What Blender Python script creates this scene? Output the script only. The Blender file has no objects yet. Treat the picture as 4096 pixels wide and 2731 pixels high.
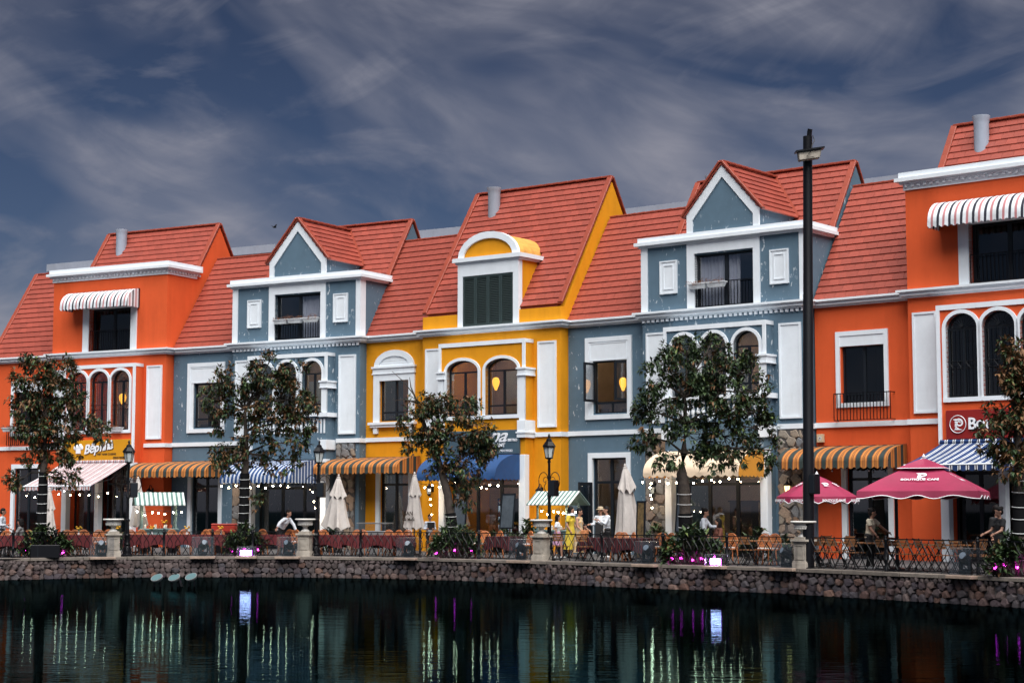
import bpy, bmesh, math, random
from mathutils import Vector, Matrix
random.seed(7)
R = math.radians
SC = bpy.context.scene
COL = SC.collection

# ------------------------------------------------------------------ camera
HC = 1.63                      # eye height above the promenade
FPX = 7000.0                   # focal length in photo pixels (photo is 4096 wide)
TH = math.atan(670.5 / FPX)    # upward tilt
cam = bpy.data.cameras.new('camera')
cam.sensor_width = 36.0
cam.lens = 36.0 * FPX / 4096.0
cam.clip_start = 0.1
cam.clip_end = 6000
cam_o = bpy.data.objects.new('camera', cam)
COL.objects.link(cam_o)
cam_o.location = (0, 0, HC)
cam_o.rotation_euler = (R(90) + TH, 0, 0)
SC.camera = cam_o

# ------------------------------------------------------------------ light
SUN_DIR = Vector((0.16, -1.0, 0)).normalized()      # horizontal direction towards the sun
SUN_EL = 62.0
w = bpy.data.worlds.new('World'); SC.world = w; w.use_nodes = True
nt = w.node_tree; nt.nodes.clear()
def N(tree, t, **kw):
    n = tree.nodes.new(t)
    for k, v in kw.items(): setattr(n, k, v)
    return n
def L(tree, a, b): tree.links.new(a, b)
def vmath(tree, op, a, b=None):
    n = N(tree, 'ShaderNodeMath', operation=op)
    for i, v in enumerate((a, b)):
        if v is None: continue
        if isinstance(v, (int, float)): n.inputs[i].default_value = v
        else: L(tree, v, n.inputs[i])
    return n.outputs[0]
out = N(nt, 'ShaderNodeOutputWorld'); bg = N(nt, 'ShaderNodeBackground')
bg.inputs[1].default_value = 0.1
L(nt, bg.outputs[0], out.inputs[0])
sky = N(nt, 'ShaderNodeTexSky'); sky.sky_type = 'NISHITA'; sky.sun_disc = False
sky.sun_elevation = R(SUN_EL); sky.sun_rotation = math.atan2(SUN_DIR.x, SUN_DIR.y)
tc = N(nt, 'ShaderNodeTexCoord'); sp = N(nt, 'ShaderNodeSeparateXYZ')
L(nt, tc.outputs['Generated'], sp.inputs[0])
az = vmath(nt, 'ARCTAN2', sp.outputs[0], sp.outputs[1])          # azimuth and height of the view direction
el = vmath(nt, 'ARCSINE', sp.outputs[2])
cmb = N(nt, 'ShaderNodeCombineXYZ'); L(nt, az, cmb.inputs[0]); L(nt, el, cmb.inputs[1])
def cloud(rot, long_, short, detail, dist, rough=0.55, loc=(0, 0, 0)):
    # streaky noise: features long_ by short radians, tilted by rot degrees
    mp = N(nt, 'ShaderNodeMapping', vector_type='TEXTURE'); L(nt, cmb.outputs[0], mp.inputs[0])
    mp.inputs['Rotation'].default_value = (0, 0, R(rot)); mp.inputs['Scale'].default_value = (long_, short, 1)
    mp.inputs['Location'].default_value = loc
    no = N(nt, 'ShaderNodeTexNoise'); L(nt, mp.outputs[0], no.inputs['Vector'])
    no.inputs['Scale'].default_value = 1.0; no.inputs['Detail'].default_value = detail
    no.inputs['Roughness'].default_value = rough; no.inputs['Distortion'].default_value = dist
    return no.outputs['Fac']
def ramp(tree, fac, stops):
    r = N(tree, 'ShaderNodeValToRGB'); L(tree, fac, r.inputs[0])
    e = r.color_ramp.elements
    while len(e) < len(stops): e.new(0.5)
    for i, (p, c) in enumerate(stops):
        e[i].position = p; e[i].color = c if len(c) == 4 else (*c, 1)
    return r.outputs[0]
big = cloud(-24, 0.30, 0.12, 4, 0.8, 0.5, (-0.55, 0.25, 0))
fine = cloud(-15, 0.17, 0.068, 9, 2.0, 0.55, (0.3, 0.2, 0))
wisp = cloud(20, 0.20, 0.080, 9, 2.8, 0.55, (0.17, 0.44, 0))
m1 = ramp(nt, big, [(0.38, (0, 0, 0)), (0.62, (1, 1, 1))])
m2 = ramp(nt, fine, [(0.34, (0, 0, 0)), (0.72, (1, 1, 1))])
m3 = ramp(nt, wisp, [(0.46, (0, 0, 0)), (0.74, (1, 1, 1))])
msk = vmath(nt, 'ADD', vmath(nt, 'MULTIPLY', m1, vmath(nt, 'ADD', vmath(nt, 'MULTIPLY', m2, 0.50), 0.36)), vmath(nt, 'ADD', vmath(nt, 'MULTIPLY', vmath(nt, 'MULTIPLY', m3, vmath(nt, 'ADD', m2, 0.3)), 0.36), 0.03))
tint = N(nt, 'ShaderNodeMix', data_type='RGBA', blend_type='MULTIPLY'); tint.inputs[0].default_value = 1
L(nt, sky.outputs[0], tint.inputs[6]); tint.inputs[7].default_value = (0.21, 0.225, 0.27, 1)
hz = ramp(nt, sp.outputs[2], [(0.0, (0.175, 0.198, 0.31)), (0.10, (0.078, 0.092, 0.130)), (0.30, (0.040, 0.051, 0.076))])
tint2 = N(nt, 'ShaderNodeMix', data_type='RGBA', blend_type='MULTIPLY'); tint2.inputs[0].default_value = 1
L(nt, sky.outputs[0], tint2.inputs[6]); L(nt, hz, tint2.inputs[7])
cl = N(nt, 'ShaderNodeMix', data_type='RGBA'); L(nt, msk, cl.inputs[0])
L(nt, tint2.outputs[2], cl.inputs[6]); cl.inputs[7].default_value = (1.05, 1.05, 1.24, 1)
L(nt, cl.outputs[2], bg.inputs[0])

sun = bpy.data.lights.new('sun', 'SUN'); sun.energy = 2.6; sun.angle = R(68); sun.color = (1.0, 0.985, 0.96)
sun_o = bpy.data.objects.new('sun', sun); COL.objects.link(sun_o)
d3 = Vector((SUN_DIR.x * math.cos(R(SUN_EL)), SUN_DIR.y * math.cos(R(SUN_EL)), math.sin(R(SUN_EL))))
sun_o.rotation_euler = d3.to_track_quat('Z', 'Y').to_euler()
SC.view_settings.view_transform = 'Standard'
SC.view_settings.look = 'None'
SC.view_settings.exposure = 1.50
SC.view_settings.gamma = 1.0
SC.cycles.max_bounces = 6
SC.cycles.transparent_max_bounces = 12
SC.cycles.caustics_reflective = False
SC.cycles.caustics_refractive = False

# ------------------------------------------------------------------ helpers
def pix(x, y):
    a = (x - 2048.0) / FPX; b = -(y - 1365.5) / FPX
    return (a, math.cos(TH) - b * math.sin(TH), math.sin(TH) + b * math.cos(TH))
def ground_at(x, y, z=0.0):          # point of height z seen at photo pixel x, y
    r = pix(x, y); t = (z - HC) / r[2]
    return Vector((r[0] * t, r[1] * t, z))
def at_depth(x, y, Y):
    r = pix(x, y); t = Y / r[1]
    return Vector((r[0] * t, Y, HC + r[2] * t))

class MB:
    def __init__(s): s.v = []; s.f = []
    def add(s, vs, fs):
        o = len(s.v); s.v += [tuple(p) for p in vs]; s.f += [tuple(i + o for i in f) for f in fs]
    def box(s, x0, x1, y0, y1, z0, z1):
        s.add([(x0,y0,z0),(x1,y0,z0),(x1,y1,z0),(x0,y1,z0),(x0,y0,z1),(x1,y0,z1),(x1,y1,z1),(x0,y1,z1)],
              [(0,3,2,1),(4,5,6,7),(0,1,5,4),(1,2,6,5),(2,3,7,6),(3,0,4,7)])
        return s
    def prism(s, poly, axis, a0, a1):
        # poly of 2-D points; axis 0: (y,z) extruded over x ; 1: (x,z) over y ; 2: (x,y) over z
        n = len(poly)
        def P(p, a): return ((a, p[0], p[1]), (p[0], a, p[1]), (p[0], p[1], a))[axis]
        s.add([P(p, a0) for p in poly] + [P(p, a1) for p in poly],
              [tuple(range(n)), tuple(range(2*n-1, n-1, -1))] + [(i, (i+1) % n, n+(i+1) % n, n+i) for i in range(n)])
        return s
    def tube(s, pts, r, n=6, cap=True, taper=None):
        pts = [Vector(p) for p in pts]; rings = []
        up = Vector((0, 0, 1))
        for i, p in enumerate(pts):
            t = (pts[min(i+1, len(pts)-1)] - pts[max(i-1, 0)])
            if t.length < 1e-9: t = Vector((0, 0, 1))
            t.normalize()
            a = t.cross(up)
            if a.length < 0.05: a = t.cross(Vector((1, 0, 0)))
            a.normalize(); b = t.cross(a)
            rr = r[i] if isinstance(r, (list, tuple)) else r
            rings.append([p + (a*math.cos(2*math.pi*k/n) + b*math.sin(2*math.pi*k/n))*rr for k in range(n)])
        vs = [q for g in rings for q in g]; fs = []
        for i in range(len(pts)-1):
            for k in range(n):
                fs.append((i*n+k, i*n+(k+1) % n, (i+1)*n+(k+1) % n, (i+1)*n+k))
        if cap: fs += [tuple(range(n-1, -1, -1)), tuple((len(pts)-1)*n+k for k in range(n))]
        s.add(vs, fs); return s
    def lathe(s, prof, n=16, c=(0, 0, 0), squash=(1, 1)):
        vs = []; fs = []
        for (r, z) in prof:
            for k in range(n):
                a = 2*math.pi*k/n
                vs.append((c[0]+r*math.cos(a)*squash[0], c[1]+r*math.sin(a)*squash[1], c[2]+z))
        for i in range(len(prof)-1):
            for k in range(n):
                fs.append((i*n+k, i*n+(k+1) % n, (i+1)*n+(k+1) % n, (i+1)*n+k))
        fs += [tuple(range(n-1, -1, -1)), tuple((len(prof)-1)*n+k for k in range(n))]
        s.add(vs, fs); return s
    def ball(s, c, r, n=8, m=5, sq=(1, 1, 1)):
        prof = [(max(1e-4, math.sin(math.pi*i/m))*r, -math.cos(math.pi*i/m)*r*sq[2]) for i in range(m+1)]
        return s.lathe(prof, n, c, (sq[0], sq[1]))
    def mesh(s, name, smooth=False, bevel=0):
        me = bpy.data.meshes.new(name); me.from_pydata(s.v, [], s.f)
        bm = bmesh.new(); bm.from_mesh(me)
        bmesh.ops.recalc_face_normals(bm, faces=bm.faces)
        if bevel: bmesh.ops.bevel(bm, geom=list(bm.edges), offset=bevel, segments=1, affect='EDGES')
        bm.to_mesh(me); bm.free()
        if smooth:
            for p in me.polygons: p.use_smooth = True
            try: me.set_sharp_from_angle(angle=R(40))
            except Exception: pass
        return me

def link(name, data, parent=None, loc=None, rot=None):
    o = bpy.data.objects.new(name, data); COL.objects.link(o)
    if parent: o.parent = parent
    if loc is not None: o.location = loc
    if rot is not None: o.rotation_euler = rot
    return o
def part(name, mb, m, parent=None, smooth=False, bevel=0, loc=None, rot=None):
    me = mb.mesh(name, smooth, bevel) if isinstance(mb, MB) else mb
    if m is not None and not me.materials: me.materials.append(MT[m] if isinstance(m, str) else m)
    return link(name, me, parent, loc, rot)
def tag(o, label, cat, group=None):
    o['label'] = label; o['category'] = cat
    if group: o['group'] = group
    return o
def thing(name, label, cat, loc=(0, 0, 0), rz=0, group=None):
    o = link(name, None, None, loc, (0, 0, rz)); o.empty_display_size = 0.3
    return tag(o, label, cat, group)
def kids(o): return [c for c in bpy.data.objects if c.parent == o]
CH = {}
def copy_thing(o, loc, rz, label, group=None, scale=1.0):
    if o not in CH:
        CH[o] = [(c, list(c.children)) for c in o.children]
    r = o.copy(); COL.objects.link(r); r.location = loc; r.rotation_euler = (0, 0, rz); r.scale = (scale,)*3
    r['label'] = label
    if group: r['group'] = group
    for c, gs in CH[o]:
        k = c.copy(); COL.objects.link(k); k.parent = r
        for g in gs:
            q = g.copy(); COL.objects.link(q); q.parent = k
    return r

# ------------------------------------------------------------------ materials
MT = {}
def mat(name, col, rough=0.7, metal=0.0, var=0.0, vs=3.0, bump=0.0, bs=40.0, rnd=0.0, emit=None, es=0.0, spec=0.5, coat=0.0, alpha=None, col2=None):
    m = bpy.data.materials.new(name); m.use_nodes = True; MT[name] = m
    t = m.node_tree; b = t.nodes['Principled BSDF']
    b.inputs['Base Color'].default_value = (*col, 1); b.inputs['Roughness'].default_value = rough
    b.inputs['Metallic'].default_value = metal; b.inputs['Specular IOR Level'].default_value = spec
    if coat: b.inputs['Coat Weight'].default_value = coat
    src = None
    if var or rnd or bump or col2:
        co = N(t, 'ShaderNodeTexCoord')
    if var or col2:
        no = N(t, 'ShaderNodeTexNoise'); L(t, co.outputs['Object'], no.inputs['Vector'])
        no.inputs['Scale'].default_value = vs; no.inputs['Detail'].default_value = 6; no.inputs['Roughness'].default_value = 0.65
        if col2:
            lo, hi = col, col2
        else:
            lo = tuple(c*(1-var) for c in col); hi = tuple(min(1, c*(1+var)) for c in col)
        src = ramp(t, no.outputs['Fac'], [(0.3, lo), (0.7, hi)])
    if rnd:
        oi = N(t, 'ShaderNodeObjectInfo'); hs = N(t, 'ShaderNodeHueSaturation')
        if src is not None: L(t, src, hs.inputs['Color'])
        else: hs.inputs['Color'].default_value = (*col, 1)
        L(t, vmath(t, 'ADD', vmath(t, 'MULTIPLY', oi.outputs['Random'], rnd), 1 - rnd/2), hs.inputs['Value'])
        src = hs.outputs[0]
    if src is not None: L(t, src, b.inputs['Base Color'])
    if bump:
        n2 = N(t, 'ShaderNodeTexNoise'); L(t, co.outputs['Object'], n2.inputs['Vector'])
        n2.inputs['Scale'].default_value = bs; n2.inputs['Detail'].default_value = 4
        bp = N(t, 'ShaderNodeBump'); bp.inputs['Strength'].default_value = bump; bp.inputs['Distance'].default_value = 0.02
        L(t, n2.outputs['Fac'], bp.inputs['Height']); L(t, bp.outputs[0], b.inputs['Normal'])
    if emit:
        b.inputs['Emission Color'].default_value = (*emit, 1); b.inputs['Emission Strength'].default_value = es
    return m
def peeling(name, col, white=(0.72, 0.77, 0.81), amount=0.60):
    # painted render with pale flaked patches
    m = mat(name, col, 0.75, var=0.10, vs=1.3, bump=0.15, bs=60)
    t = m.node_tree; b = t.nodes['Principled BSDF']; base = b.inputs['Base Color'].links[0].from_socket
    co = N(t, 'ShaderNodeTexCoord'); mp = N(t, 'ShaderNodeMapping'); L(t, co.outputs['Object'], mp.inputs[0]); mp.inputs['Scale'].default_value = (1.6, 1.6, 0.75)
    a = N(t, 'ShaderNodeTexNoise'); L(t, mp.outputs[0], a.inputs['Vector']); a.inputs['Scale'].default_value = 5.5; a.inputs['Detail'].default_value = 6; a.inputs['Roughness'].default_value = 0.6
    c = N(t, 'ShaderNodeTexNoise'); L(t, mp.outputs[0], c.inputs['Vector']); c.inputs['Scale'].default_value = 0.62; c.inputs['Detail'].default_value = 2
    f = vmath(t, 'MULTIPLY', ramp(t, a.outputs['Fac'], [(amount, (0, 0, 0)), (amount + 0.07, (1, 1, 1))]), ramp(t, c.outputs['Fac'], [(0.46, (0, 0, 0)), (0.56, (1, 1, 1))]))
    x = N(t, 'ShaderNodeMix', data_type='RGBA'); L(t, vmath(t, 'MULTIPLY', f, 0.75), x.inputs[0]); L(t, base, x.inputs[6]); x.inputs[7].default_value = (*white, 1)
    L(t, x.outputs[2], b.inputs['Base Color'])
    return m
def stripes(name, cols, period, axis=0, rough=0.8):
    # fabric stripes along the local axis; cols = [(fraction, colour), ...]
    m = mat(name, (1, 1, 1), rough, bump=0.1, bs=90); t = m.node_tree; b = t.nodes['Principled BSDF']
    co = N(t, 'ShaderNodeTexCoord'); s = N(t, 'ShaderNodeSeparateXYZ'); L(t, co.outputs['Object'], s.inputs[0])
    f = vmath(t, 'FRACT', vmath(t, 'DIVIDE', vmath(t, 'ADD', s.outputs[axis], 100 * period), period))
    r = N(t, 'ShaderNodeValToRGB'); r.color_ramp.interpolation = 'CONSTANT'; L(t, f, r.inputs[0])
    e = r.color_ramp.elements
    while len(e) < len(cols): e.new(0.5)
    p = 0.0
    for i, (fr, c) in enumerate(cols):
        e[i].position = p; e[i].color = (*c, 1); p += fr
    no = N(t, 'ShaderNodeTexNoise'); L(t, co.outputs['Object'], no.inputs['Vector']); no.inputs['Scale'].default_value = 2.2; no.inputs['Detail'].default_value = 5
    x = N(t, 'ShaderNodeMix', data_type='RGBA', blend_type='MULTIPLY'); x.inputs[0].default_value = 1
    L(t, r.outputs[0], x.inputs[6]); L(t, ramp(t, no.outputs['Fac'], [(0.3, (0.8, 0.78, 0.76)), (0.62, (1, 1, 1))]), x.inputs[7])
    L(t, x.outputs[2], b.inputs['Base Color'])
    return m
def glass(name, tint, refl=0.04, rough=0.02, refl_col=(1, 1, 1)):
    m = bpy.data.materials.new(name); m.use_nodes = True; MT[name] = m; t = m.node_tree; t.nodes.clear()
    o = N(t, 'ShaderNodeOutputMaterial'); mx = N(t, 'ShaderNodeMixShader'); tr = N(t, 'ShaderNodeBsdfTransparent'); gl = N(t, 'ShaderNodeBsdfGlossy')
    tr.inputs[0].default_value = (*tint, 1); gl.inputs['Roughness'].default_value = rough; gl.inputs[0].default_value = (*refl_col, 1)
    lw = N(t, 'ShaderNodeLayerWeight'); lw.inputs[0].default_value = 0.5
    f = vmath(t, 'ADD', vmath(t, 'MULTIPLY', vmath(t, 'POWER', lw.outputs['Facing'], 5.0), 0.9), refl)
    L(t, f, mx.inputs[0]); L(t, tr.outputs[0], mx.inputs[1]); L(t, gl.outputs[0], mx.inputs[2]); L(t, mx.outputs[0], o.inputs[0])
    return m
def weather(m, amt=0.22, tintc=(0.55, 0.50, 0.46), sx=5.0, sz=0.35, lo=0.50, hi=0.78):
    # rain streaks and grime: tall thin noise multiplied into the paint
    t = m.node_tree; b = t.nodes['Principled BSDF']; src = b.inputs['Base Color'].links[0].from_socket
    co = N(t, 'ShaderNodeTexCoord'); mp = N(t, 'ShaderNodeMapping'); L(t, co.outputs['Object'], mp.inputs[0]); mp.inputs['Scale'].default_value = (sx, sx, sz)
    a = N(t, 'ShaderNodeTexNoise'); L(t, mp.outputs[0], a.inputs['Vector']); a.inputs['Scale'].default_value = 1.0; a.inputs['Detail'].default_value = 8; a.inputs['Roughness'].default_value = 0.68
    c = N(t, 'ShaderNodeTexNoise'); L(t, co.outputs['Object'], c.inputs['Vector']); c.inputs['Scale'].default_value = 0.9; c.inputs['Detail'].default_value = 7
    f = vmath(t, 'MULTIPLY', ramp(t, a.outputs['Fac'], [(lo, (0, 0, 0)), (hi, (1, 1, 1))]), ramp(t, c.outputs['Fac'], [(0.38, (0.15, 0.15, 0.15)), (0.66, (1, 1, 1))]))
    x = N(t, 'ShaderNodeMix', data_type='RGBA', blend_type='MULTIPLY'); L(t, vmath(t, 'MULTIPLY', f, amt*2.2), x.inputs[0]); L(t, src, x.inputs[6]); x.inputs[7].default_value = (*tintc, 1)
    L(t, x.outputs[2], b.inputs['Base Color']); return m
ORA, YEL, GRY, WHT = (0.68, 0.098, 0.024), (0.70, 0.285, 0.005), (0.088, 0.150, 0.205), (0.75, 0.80, 0.845)
def walled(name, c, v=0.06):
    m = mat(name, c, 0.78, var=v, vs=0.8, bump=0.2, bs=45, spec=0.3); return weather(m, 0.40, (0.76, 0.70, 0.64), 2.6, 0.3, 0.42, 0.80)
walled('orange_wall', ORA); walled('yellow_wall', YEL, 0.08); peeling('grey_wall', GRY)
weather(mat('white_paint', WHT, 0.65, var=0.05, vs=2.0, bump=0.12, bs=40, spec=0.3), 0.16, (0.66, 0.66, 0.65), 3.5, 0.45)
weather(mat('hazed_white', (0.28, 0.31, 0.37), 0.75, var=0.08, vs=2, spec=0.2), 0.3, (0.6, 0.6, 0.6))  # white chimneys and rear parapets, greyed towards the sky: haze put into the colour
mat('tile', (0.272, 0.053, 0.034), 0.45, rnd=0.24, var=0.14, vs=4, bump=0.1, bs=35)
mat('tile_edge', (0.26, 0.046, 0.023), 0.45, rnd=0.14, var=0.1, vs=4)
mat('tile_hazed', (0.30, 0.085, 0.075), 0.5, rnd=0.10)  # red tiles of the rear row, with haze mixed into their colour
mat('deck', (0.16, 0.025, 0.016), 0.8)
mat('frame_dark', (0.010, 0.013, 0.018), 0.45, spec=0.3)
mat('shutter_green', (0.028, 0.045, 0.045), 0.5, var=0.1)
mat('iron', (0.005, 0.005, 0.007), 0.4, spec=0.22)
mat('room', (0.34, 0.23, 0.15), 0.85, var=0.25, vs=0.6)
mat('room_unlit', (0.028, 0.027, 0.030), 0.9, var=0.3, vs=0.7)  # shaded copy of room: the gloom of unlit rooms put into the colour
mat('curtain_white', (0.74, 0.75, 0.84), 0.9)
mat('lantern_orange', (0.8, 0.35, 0.03), 0.6, emit=(1.0, 0.42, 0.04), es=1.1)
mat('lantern_red', (0.30, 0.02, 0.03), 0.6, emit=(0.5, 0.02, 0.03), es=0.12)
mat('ceiling_light', (1, 0.9, 0.7), 0.5, emit=(1, 0.85, 0.6), es=55.0)
mat('bulb', (1, 0.9, 0.75), 0.4, emit=(1.0, 0.76, 0.50), es=48.0)
mat('bulb_off', (0.7, 0.7, 0.72), 0.3)
glass('pane', (0.78, 0.79, 0.80), 0.09)
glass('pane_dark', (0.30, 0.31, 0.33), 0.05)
glass('acrylic', (0.96, 0.96, 0.97), 0.06, 0.25)
mat('stone_mortar', (0.085, 0.075, 0.072), 0.9, var=0.3, vs=6)

# ------------------------------------------------------------------ ground, water, quay
QP = [(-700, 2226), (0, 2234), (300, 2229), (600, 2226), (1000, 2225), (1300, 2227), (1650, 2231), (2100, 2242), (2600, 2257), (3100, 2270), (3600, 2291), (4096, 2312), (4800, 2345)]
QW = [ground_at(x, y) for x, y in QP]
WATER_Z = -0.70
def quay(x):                    # quay edge seen at photo column x, with unit vectors along and inward
    for i in range(len(QP)-1):
        if QP[i][0] <= x <= QP[i+1][0]:
            t = (x-QP[i][0])/(QP[i+1][0]-QP[i][0]); p = QW[i].lerp(QW[i+1], t); break
    a = quay_dir(i, t)
    return p, a, Vector((-a.y, a.x, 0))
def quay_dir(i, t):
    def dd(j):
        j0, j1 = max(j-1, 0), min(j+1, len(QW)-1); v = QW[j1]-QW[j0]; return v.normalized()
    return dd(i).lerp(dd(i+1), t).normalized()
# dense polyline of the quay edge
QL = []
xx = -700
while xx <= 4800:
    QL.append(quay(xx)[0]); xx += 50
def offs(pl, d):
    r = []
    for i, p in enumerate(pl):
        t = (pl[min(i+1, len(pl)-1)]-pl[max(i-1, 0)]).normalized()
        r.append(p + Vector((-t.y, t.x, 0))*d)
    return r
mat('paving', (0.065, 0.062, 0.064), 0.75, var=0.25, vs=0.7, bump=0.2, bs=12)
mat('coping', (0.155, 0.130, 0.110), 0.8, var=0.45, vs=1.6, bump=0.4, bs=25, rnd=0.3)
mb = MB()
edge = offs(QL, 0.02)
left, right = Vector((-1500, 200, 0)), Vector((1500, -700, 0))
vs = [left] + edge + [right, Vector((1500, 2500, 0)), Vector((-1500, 2500, 0))]
mb.add(vs, [tuple(range(len(vs)))])
o = part('promenade', mb, 'paving'); o['kind'] = 'structure'
mw = bpy.data.materials.new('water'); mw.use_nodes = True; MT['water'] = mw; t = mw.node_tree
t.nodes.clear(); wo = N(t, 'ShaderNodeOutputMaterial'); wm = N(t, 'ShaderNodeMixShader'); wd_ = N(t, 'ShaderNodeBsdfDiffuse'); wg = N(t, 'ShaderNodeBsdfGlossy'); wf = N(t, 'ShaderNodeFresnel'); wf.inputs[0].default_value = 1.33
wd_.inputs[0].default_value = (0.0015, 0.003, 0.004, 1); wg.inputs[0].default_value = (0.050, 0.100, 0.108, 1); wg.inputs['Roughness'].default_value = 0.012
L(t, wf.outputs[0], wm.inputs[0]); L(t, wd_.outputs[0], wm.inputs[1]); L(t, wg.outputs[0], wm.inputs[2]); L(t, wm.outputs[0], wo.inputs[0])
co = N(t, 'ShaderNodeTexCoord'); mp = N(t, 'ShaderNodeMapping'); L(t, co.outputs['Object'], mp.inputs[0]); mp.inputs['Scale'].default_value = (0.8, 2.4, 1)
n1 = N(t, 'ShaderNodeTexNoise'); L(t, mp.outputs[0], n1.inputs['Vector']); n1.inputs['Scale'].default_value = 1.6; n1.inputs['Detail'].default_value = 4
n2 = N(t, 'ShaderNodeTexNoise'); L(t, mp.outputs[0], n2.inputs['Vector']); n2.inputs['Scale'].default_value = 0.35; n2.inputs['Detail'].default_value = 2
bp = N(t, 'ShaderNodeBump'); bp.inputs['Strength'].default_value = 0.020; bp.inputs['Distance'].default_value = 0.25
L(t, vmath(t, 'ADD', n1.outputs['Fac'], n2.outputs['Fac']), bp.inputs['Height']); L(t, bp.outputs[0], wg.inputs['Normal']); L(t, bp.outputs[0], wf.inputs['Normal'])
mb = MB(); mb.add([(-1500, -600, WATER_Z), (1500, -900, WATER_Z), (1500, 900, WATER_Z), (-1500, 900, WATER_Z)], [(0, 1, 2, 3)])
o = part('water', mb, 'water'); o['kind'] = 'structure'

# stone colours of quay and piers
def stone_mat(name, stops, rough=0.75):
    m = bpy.data.materials.new(name); m.use_nodes = True; MT[name] = m; t = m.node_tree; b = t.nodes['Principled BSDF']; b.inputs['Roughness'].default_value = rough
    oi = N(t, 'ShaderNodeObjectInfo'); co = N(t, 'ShaderNodeTexCoord'); no = N(t, 'ShaderNodeTexNoise')
    L(t, co.outputs['Object'], no.inputs['Vector']); no.inputs['Scale'].default_value = 7; no.inputs['Detail'].default_value = 6; no.inputs['Roughness'].default_value = 0.7
    r = ramp(t, oi.outputs['Random'], stops)
    x = N(t, 'ShaderNodeMix', data_type='RGBA', blend_type='MULTIPLY'); x.inputs[0].default_value = 1
    L(t, r, x.inputs[6]); L(t, ramp(t, no.outputs['Fac'], [(0.25, (0.45, 0.42, 0.42)), (0.6, (1, 1, 1)), (0.8, (1.5, 1.45, 1.4))]), x.inputs[7])
    L(t, x.outputs[2], b.inputs['Base Color'])
    bp = N(t, 'ShaderNodeBump'); bp.inputs['Strength'].default_value = 0.6; bp.inputs['Distance'].default_value = 0.02
    n2 = N(t, 'ShaderNodeTexNoise'); L(t, co.outputs['Object'], n2.inputs['Vector']); n2.inputs['Scale'].default_value = 16; n2.inputs['Detail'].default_value = 5
    L(t, n2.outputs['Fac'], bp.inputs['Height']); L(t, bp.outputs[0], b.inputs['Normal'])
stone_mat('quay_stone', [(0.0, (0.085, 0.050, 0.047)), (0.2, (0.062, 0.050, 0.062)), (0.4, (0.12, 0.062, 0.046)), (0.6, (0.048, 0.043, 0.054)), (0.8, (0.13, 0.105, 0.105)), (1.0, (0.16, 0.085, 0.06))])
stone_mat('pier_stone', [(0.0, (0.22, 0.13, 0.08)), (0.25, (0.32, 0.27, 0.21)), (0.5, (0.17, 0.19, 0.21)), (0.75, (0.36, 0.24, 0.15)), (1.0, (0.22, 0.19, 0.18))])
def stone_mesh(seed, n=7, flat=0.0):
    # an irregular rubble stone, unit size, domed towards -y
    rn = random.Random(seed); k = n
    ang = [2*math.pi*(i+rn.uniform(-0.3, 0.3))/k for i in range(k)]
    rad = [0.5*rn.uniform(0.86, 1.14) for i in range(k)]
    def sq(a): return 1.0/max(abs(math.cos(a)), abs(math.sin(a)))**0.62
    mb = MB(); vs = []
    for y, s in ((0.35, 1.0), (-0.15-flat, 1.0), (-0.40, 0.84+flat*0.45)):
        for a, r in zip(ang, rad):
            vs.append((math.cos(a)*r*sq(a)*s + rn.uniform(-.02, .02), y + rn.uniform(-.04, .04), math.sin(a)*r*sq(a)*s + rn.uniform(-.02, .02)))
    vs.append((rn.uniform(-.2, .2), -0.46, rn.uniform(-.2, .2)))
    fs = [tuple(range(k))]
    for j in range(2):
        for i in range(k): fs.append((j*k+i, j*k+(i+1) % k, (j+1)*k+(i+1) % k, (j+1)*k+i))
    for i in range(k): fs.append((2*k+i, 2*k+(i+1) % k, 3*k))
    mb.add(vs, fs); me = mb.mesh('stone'); return me
STONES = [stone_mesh(i) for i in range(12)]
QST = []; PST = []
for i in range(12):
    a = stone_mesh(40+i, 5 if i % 2 else 6, 0.12); a.materials.append(MT['pier_stone']); PST.append(a)
for me in STONES:
    a = me.copy(); a.materials.append(MT['quay_stone']); QST.append(a)

qw = thing('quay_wall', 'rubble stone quay wall with pale coping along the water', 'wall')
mb = MB()
o0, o1 = offs(QL, 0.10), offs(QL, 0.55)
nq = len(QL)
vs = [(p.x, p.y, -2.0) for p in o0] + [(p.x, p.y, -0.085) for p in o0] + [(p.x, p.y, -0.085) for p in o1]
fs = [(i, i+1, nq+i+1, nq+i) for i in range(nq-1)] + [(nq+i, nq+i+1, 2*nq+i+1, 2*nq+i) for i in range(nq-1)]
mb.add(vs, fs); part('mortar_core', mb, 'stone_mortar', qw)
# coping slabs
rn = random.Random(3)
xx = -150.0
while xx < 4300:
    ln = rn.uniform(95, 190)
    p0, a0, i0 = quay(xx); p1, a1, i1 = quay(min(xx+ln-2.0, 4799))
    mb = MB(); zt = rn.uniform(0.004, 0.016); f = rn.uniform(-0.05, -0.02)
    q = [p0 + i0*f, p1 + i1*f, p1 + i1*0.42, p0 + i0*0.42]
    c = sum(q, Vector())/4
    mb.add([(v.x-c.x, v.y-c.y, -0.09) for v in q] + [(v.x-c.x, v.y-c.y, zt) for v in q], [(0, 3, 2, 1), (4, 5, 6, 7), (0, 1, 5, 4), (1, 2, 6, 5), (2, 3, 7, 6), (3, 0, 4, 7)])
    part('coping_slab', mb, 'coping', qw, bevel=0.008, loc=(c.x, c.y, 0)); xx += ln
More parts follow.
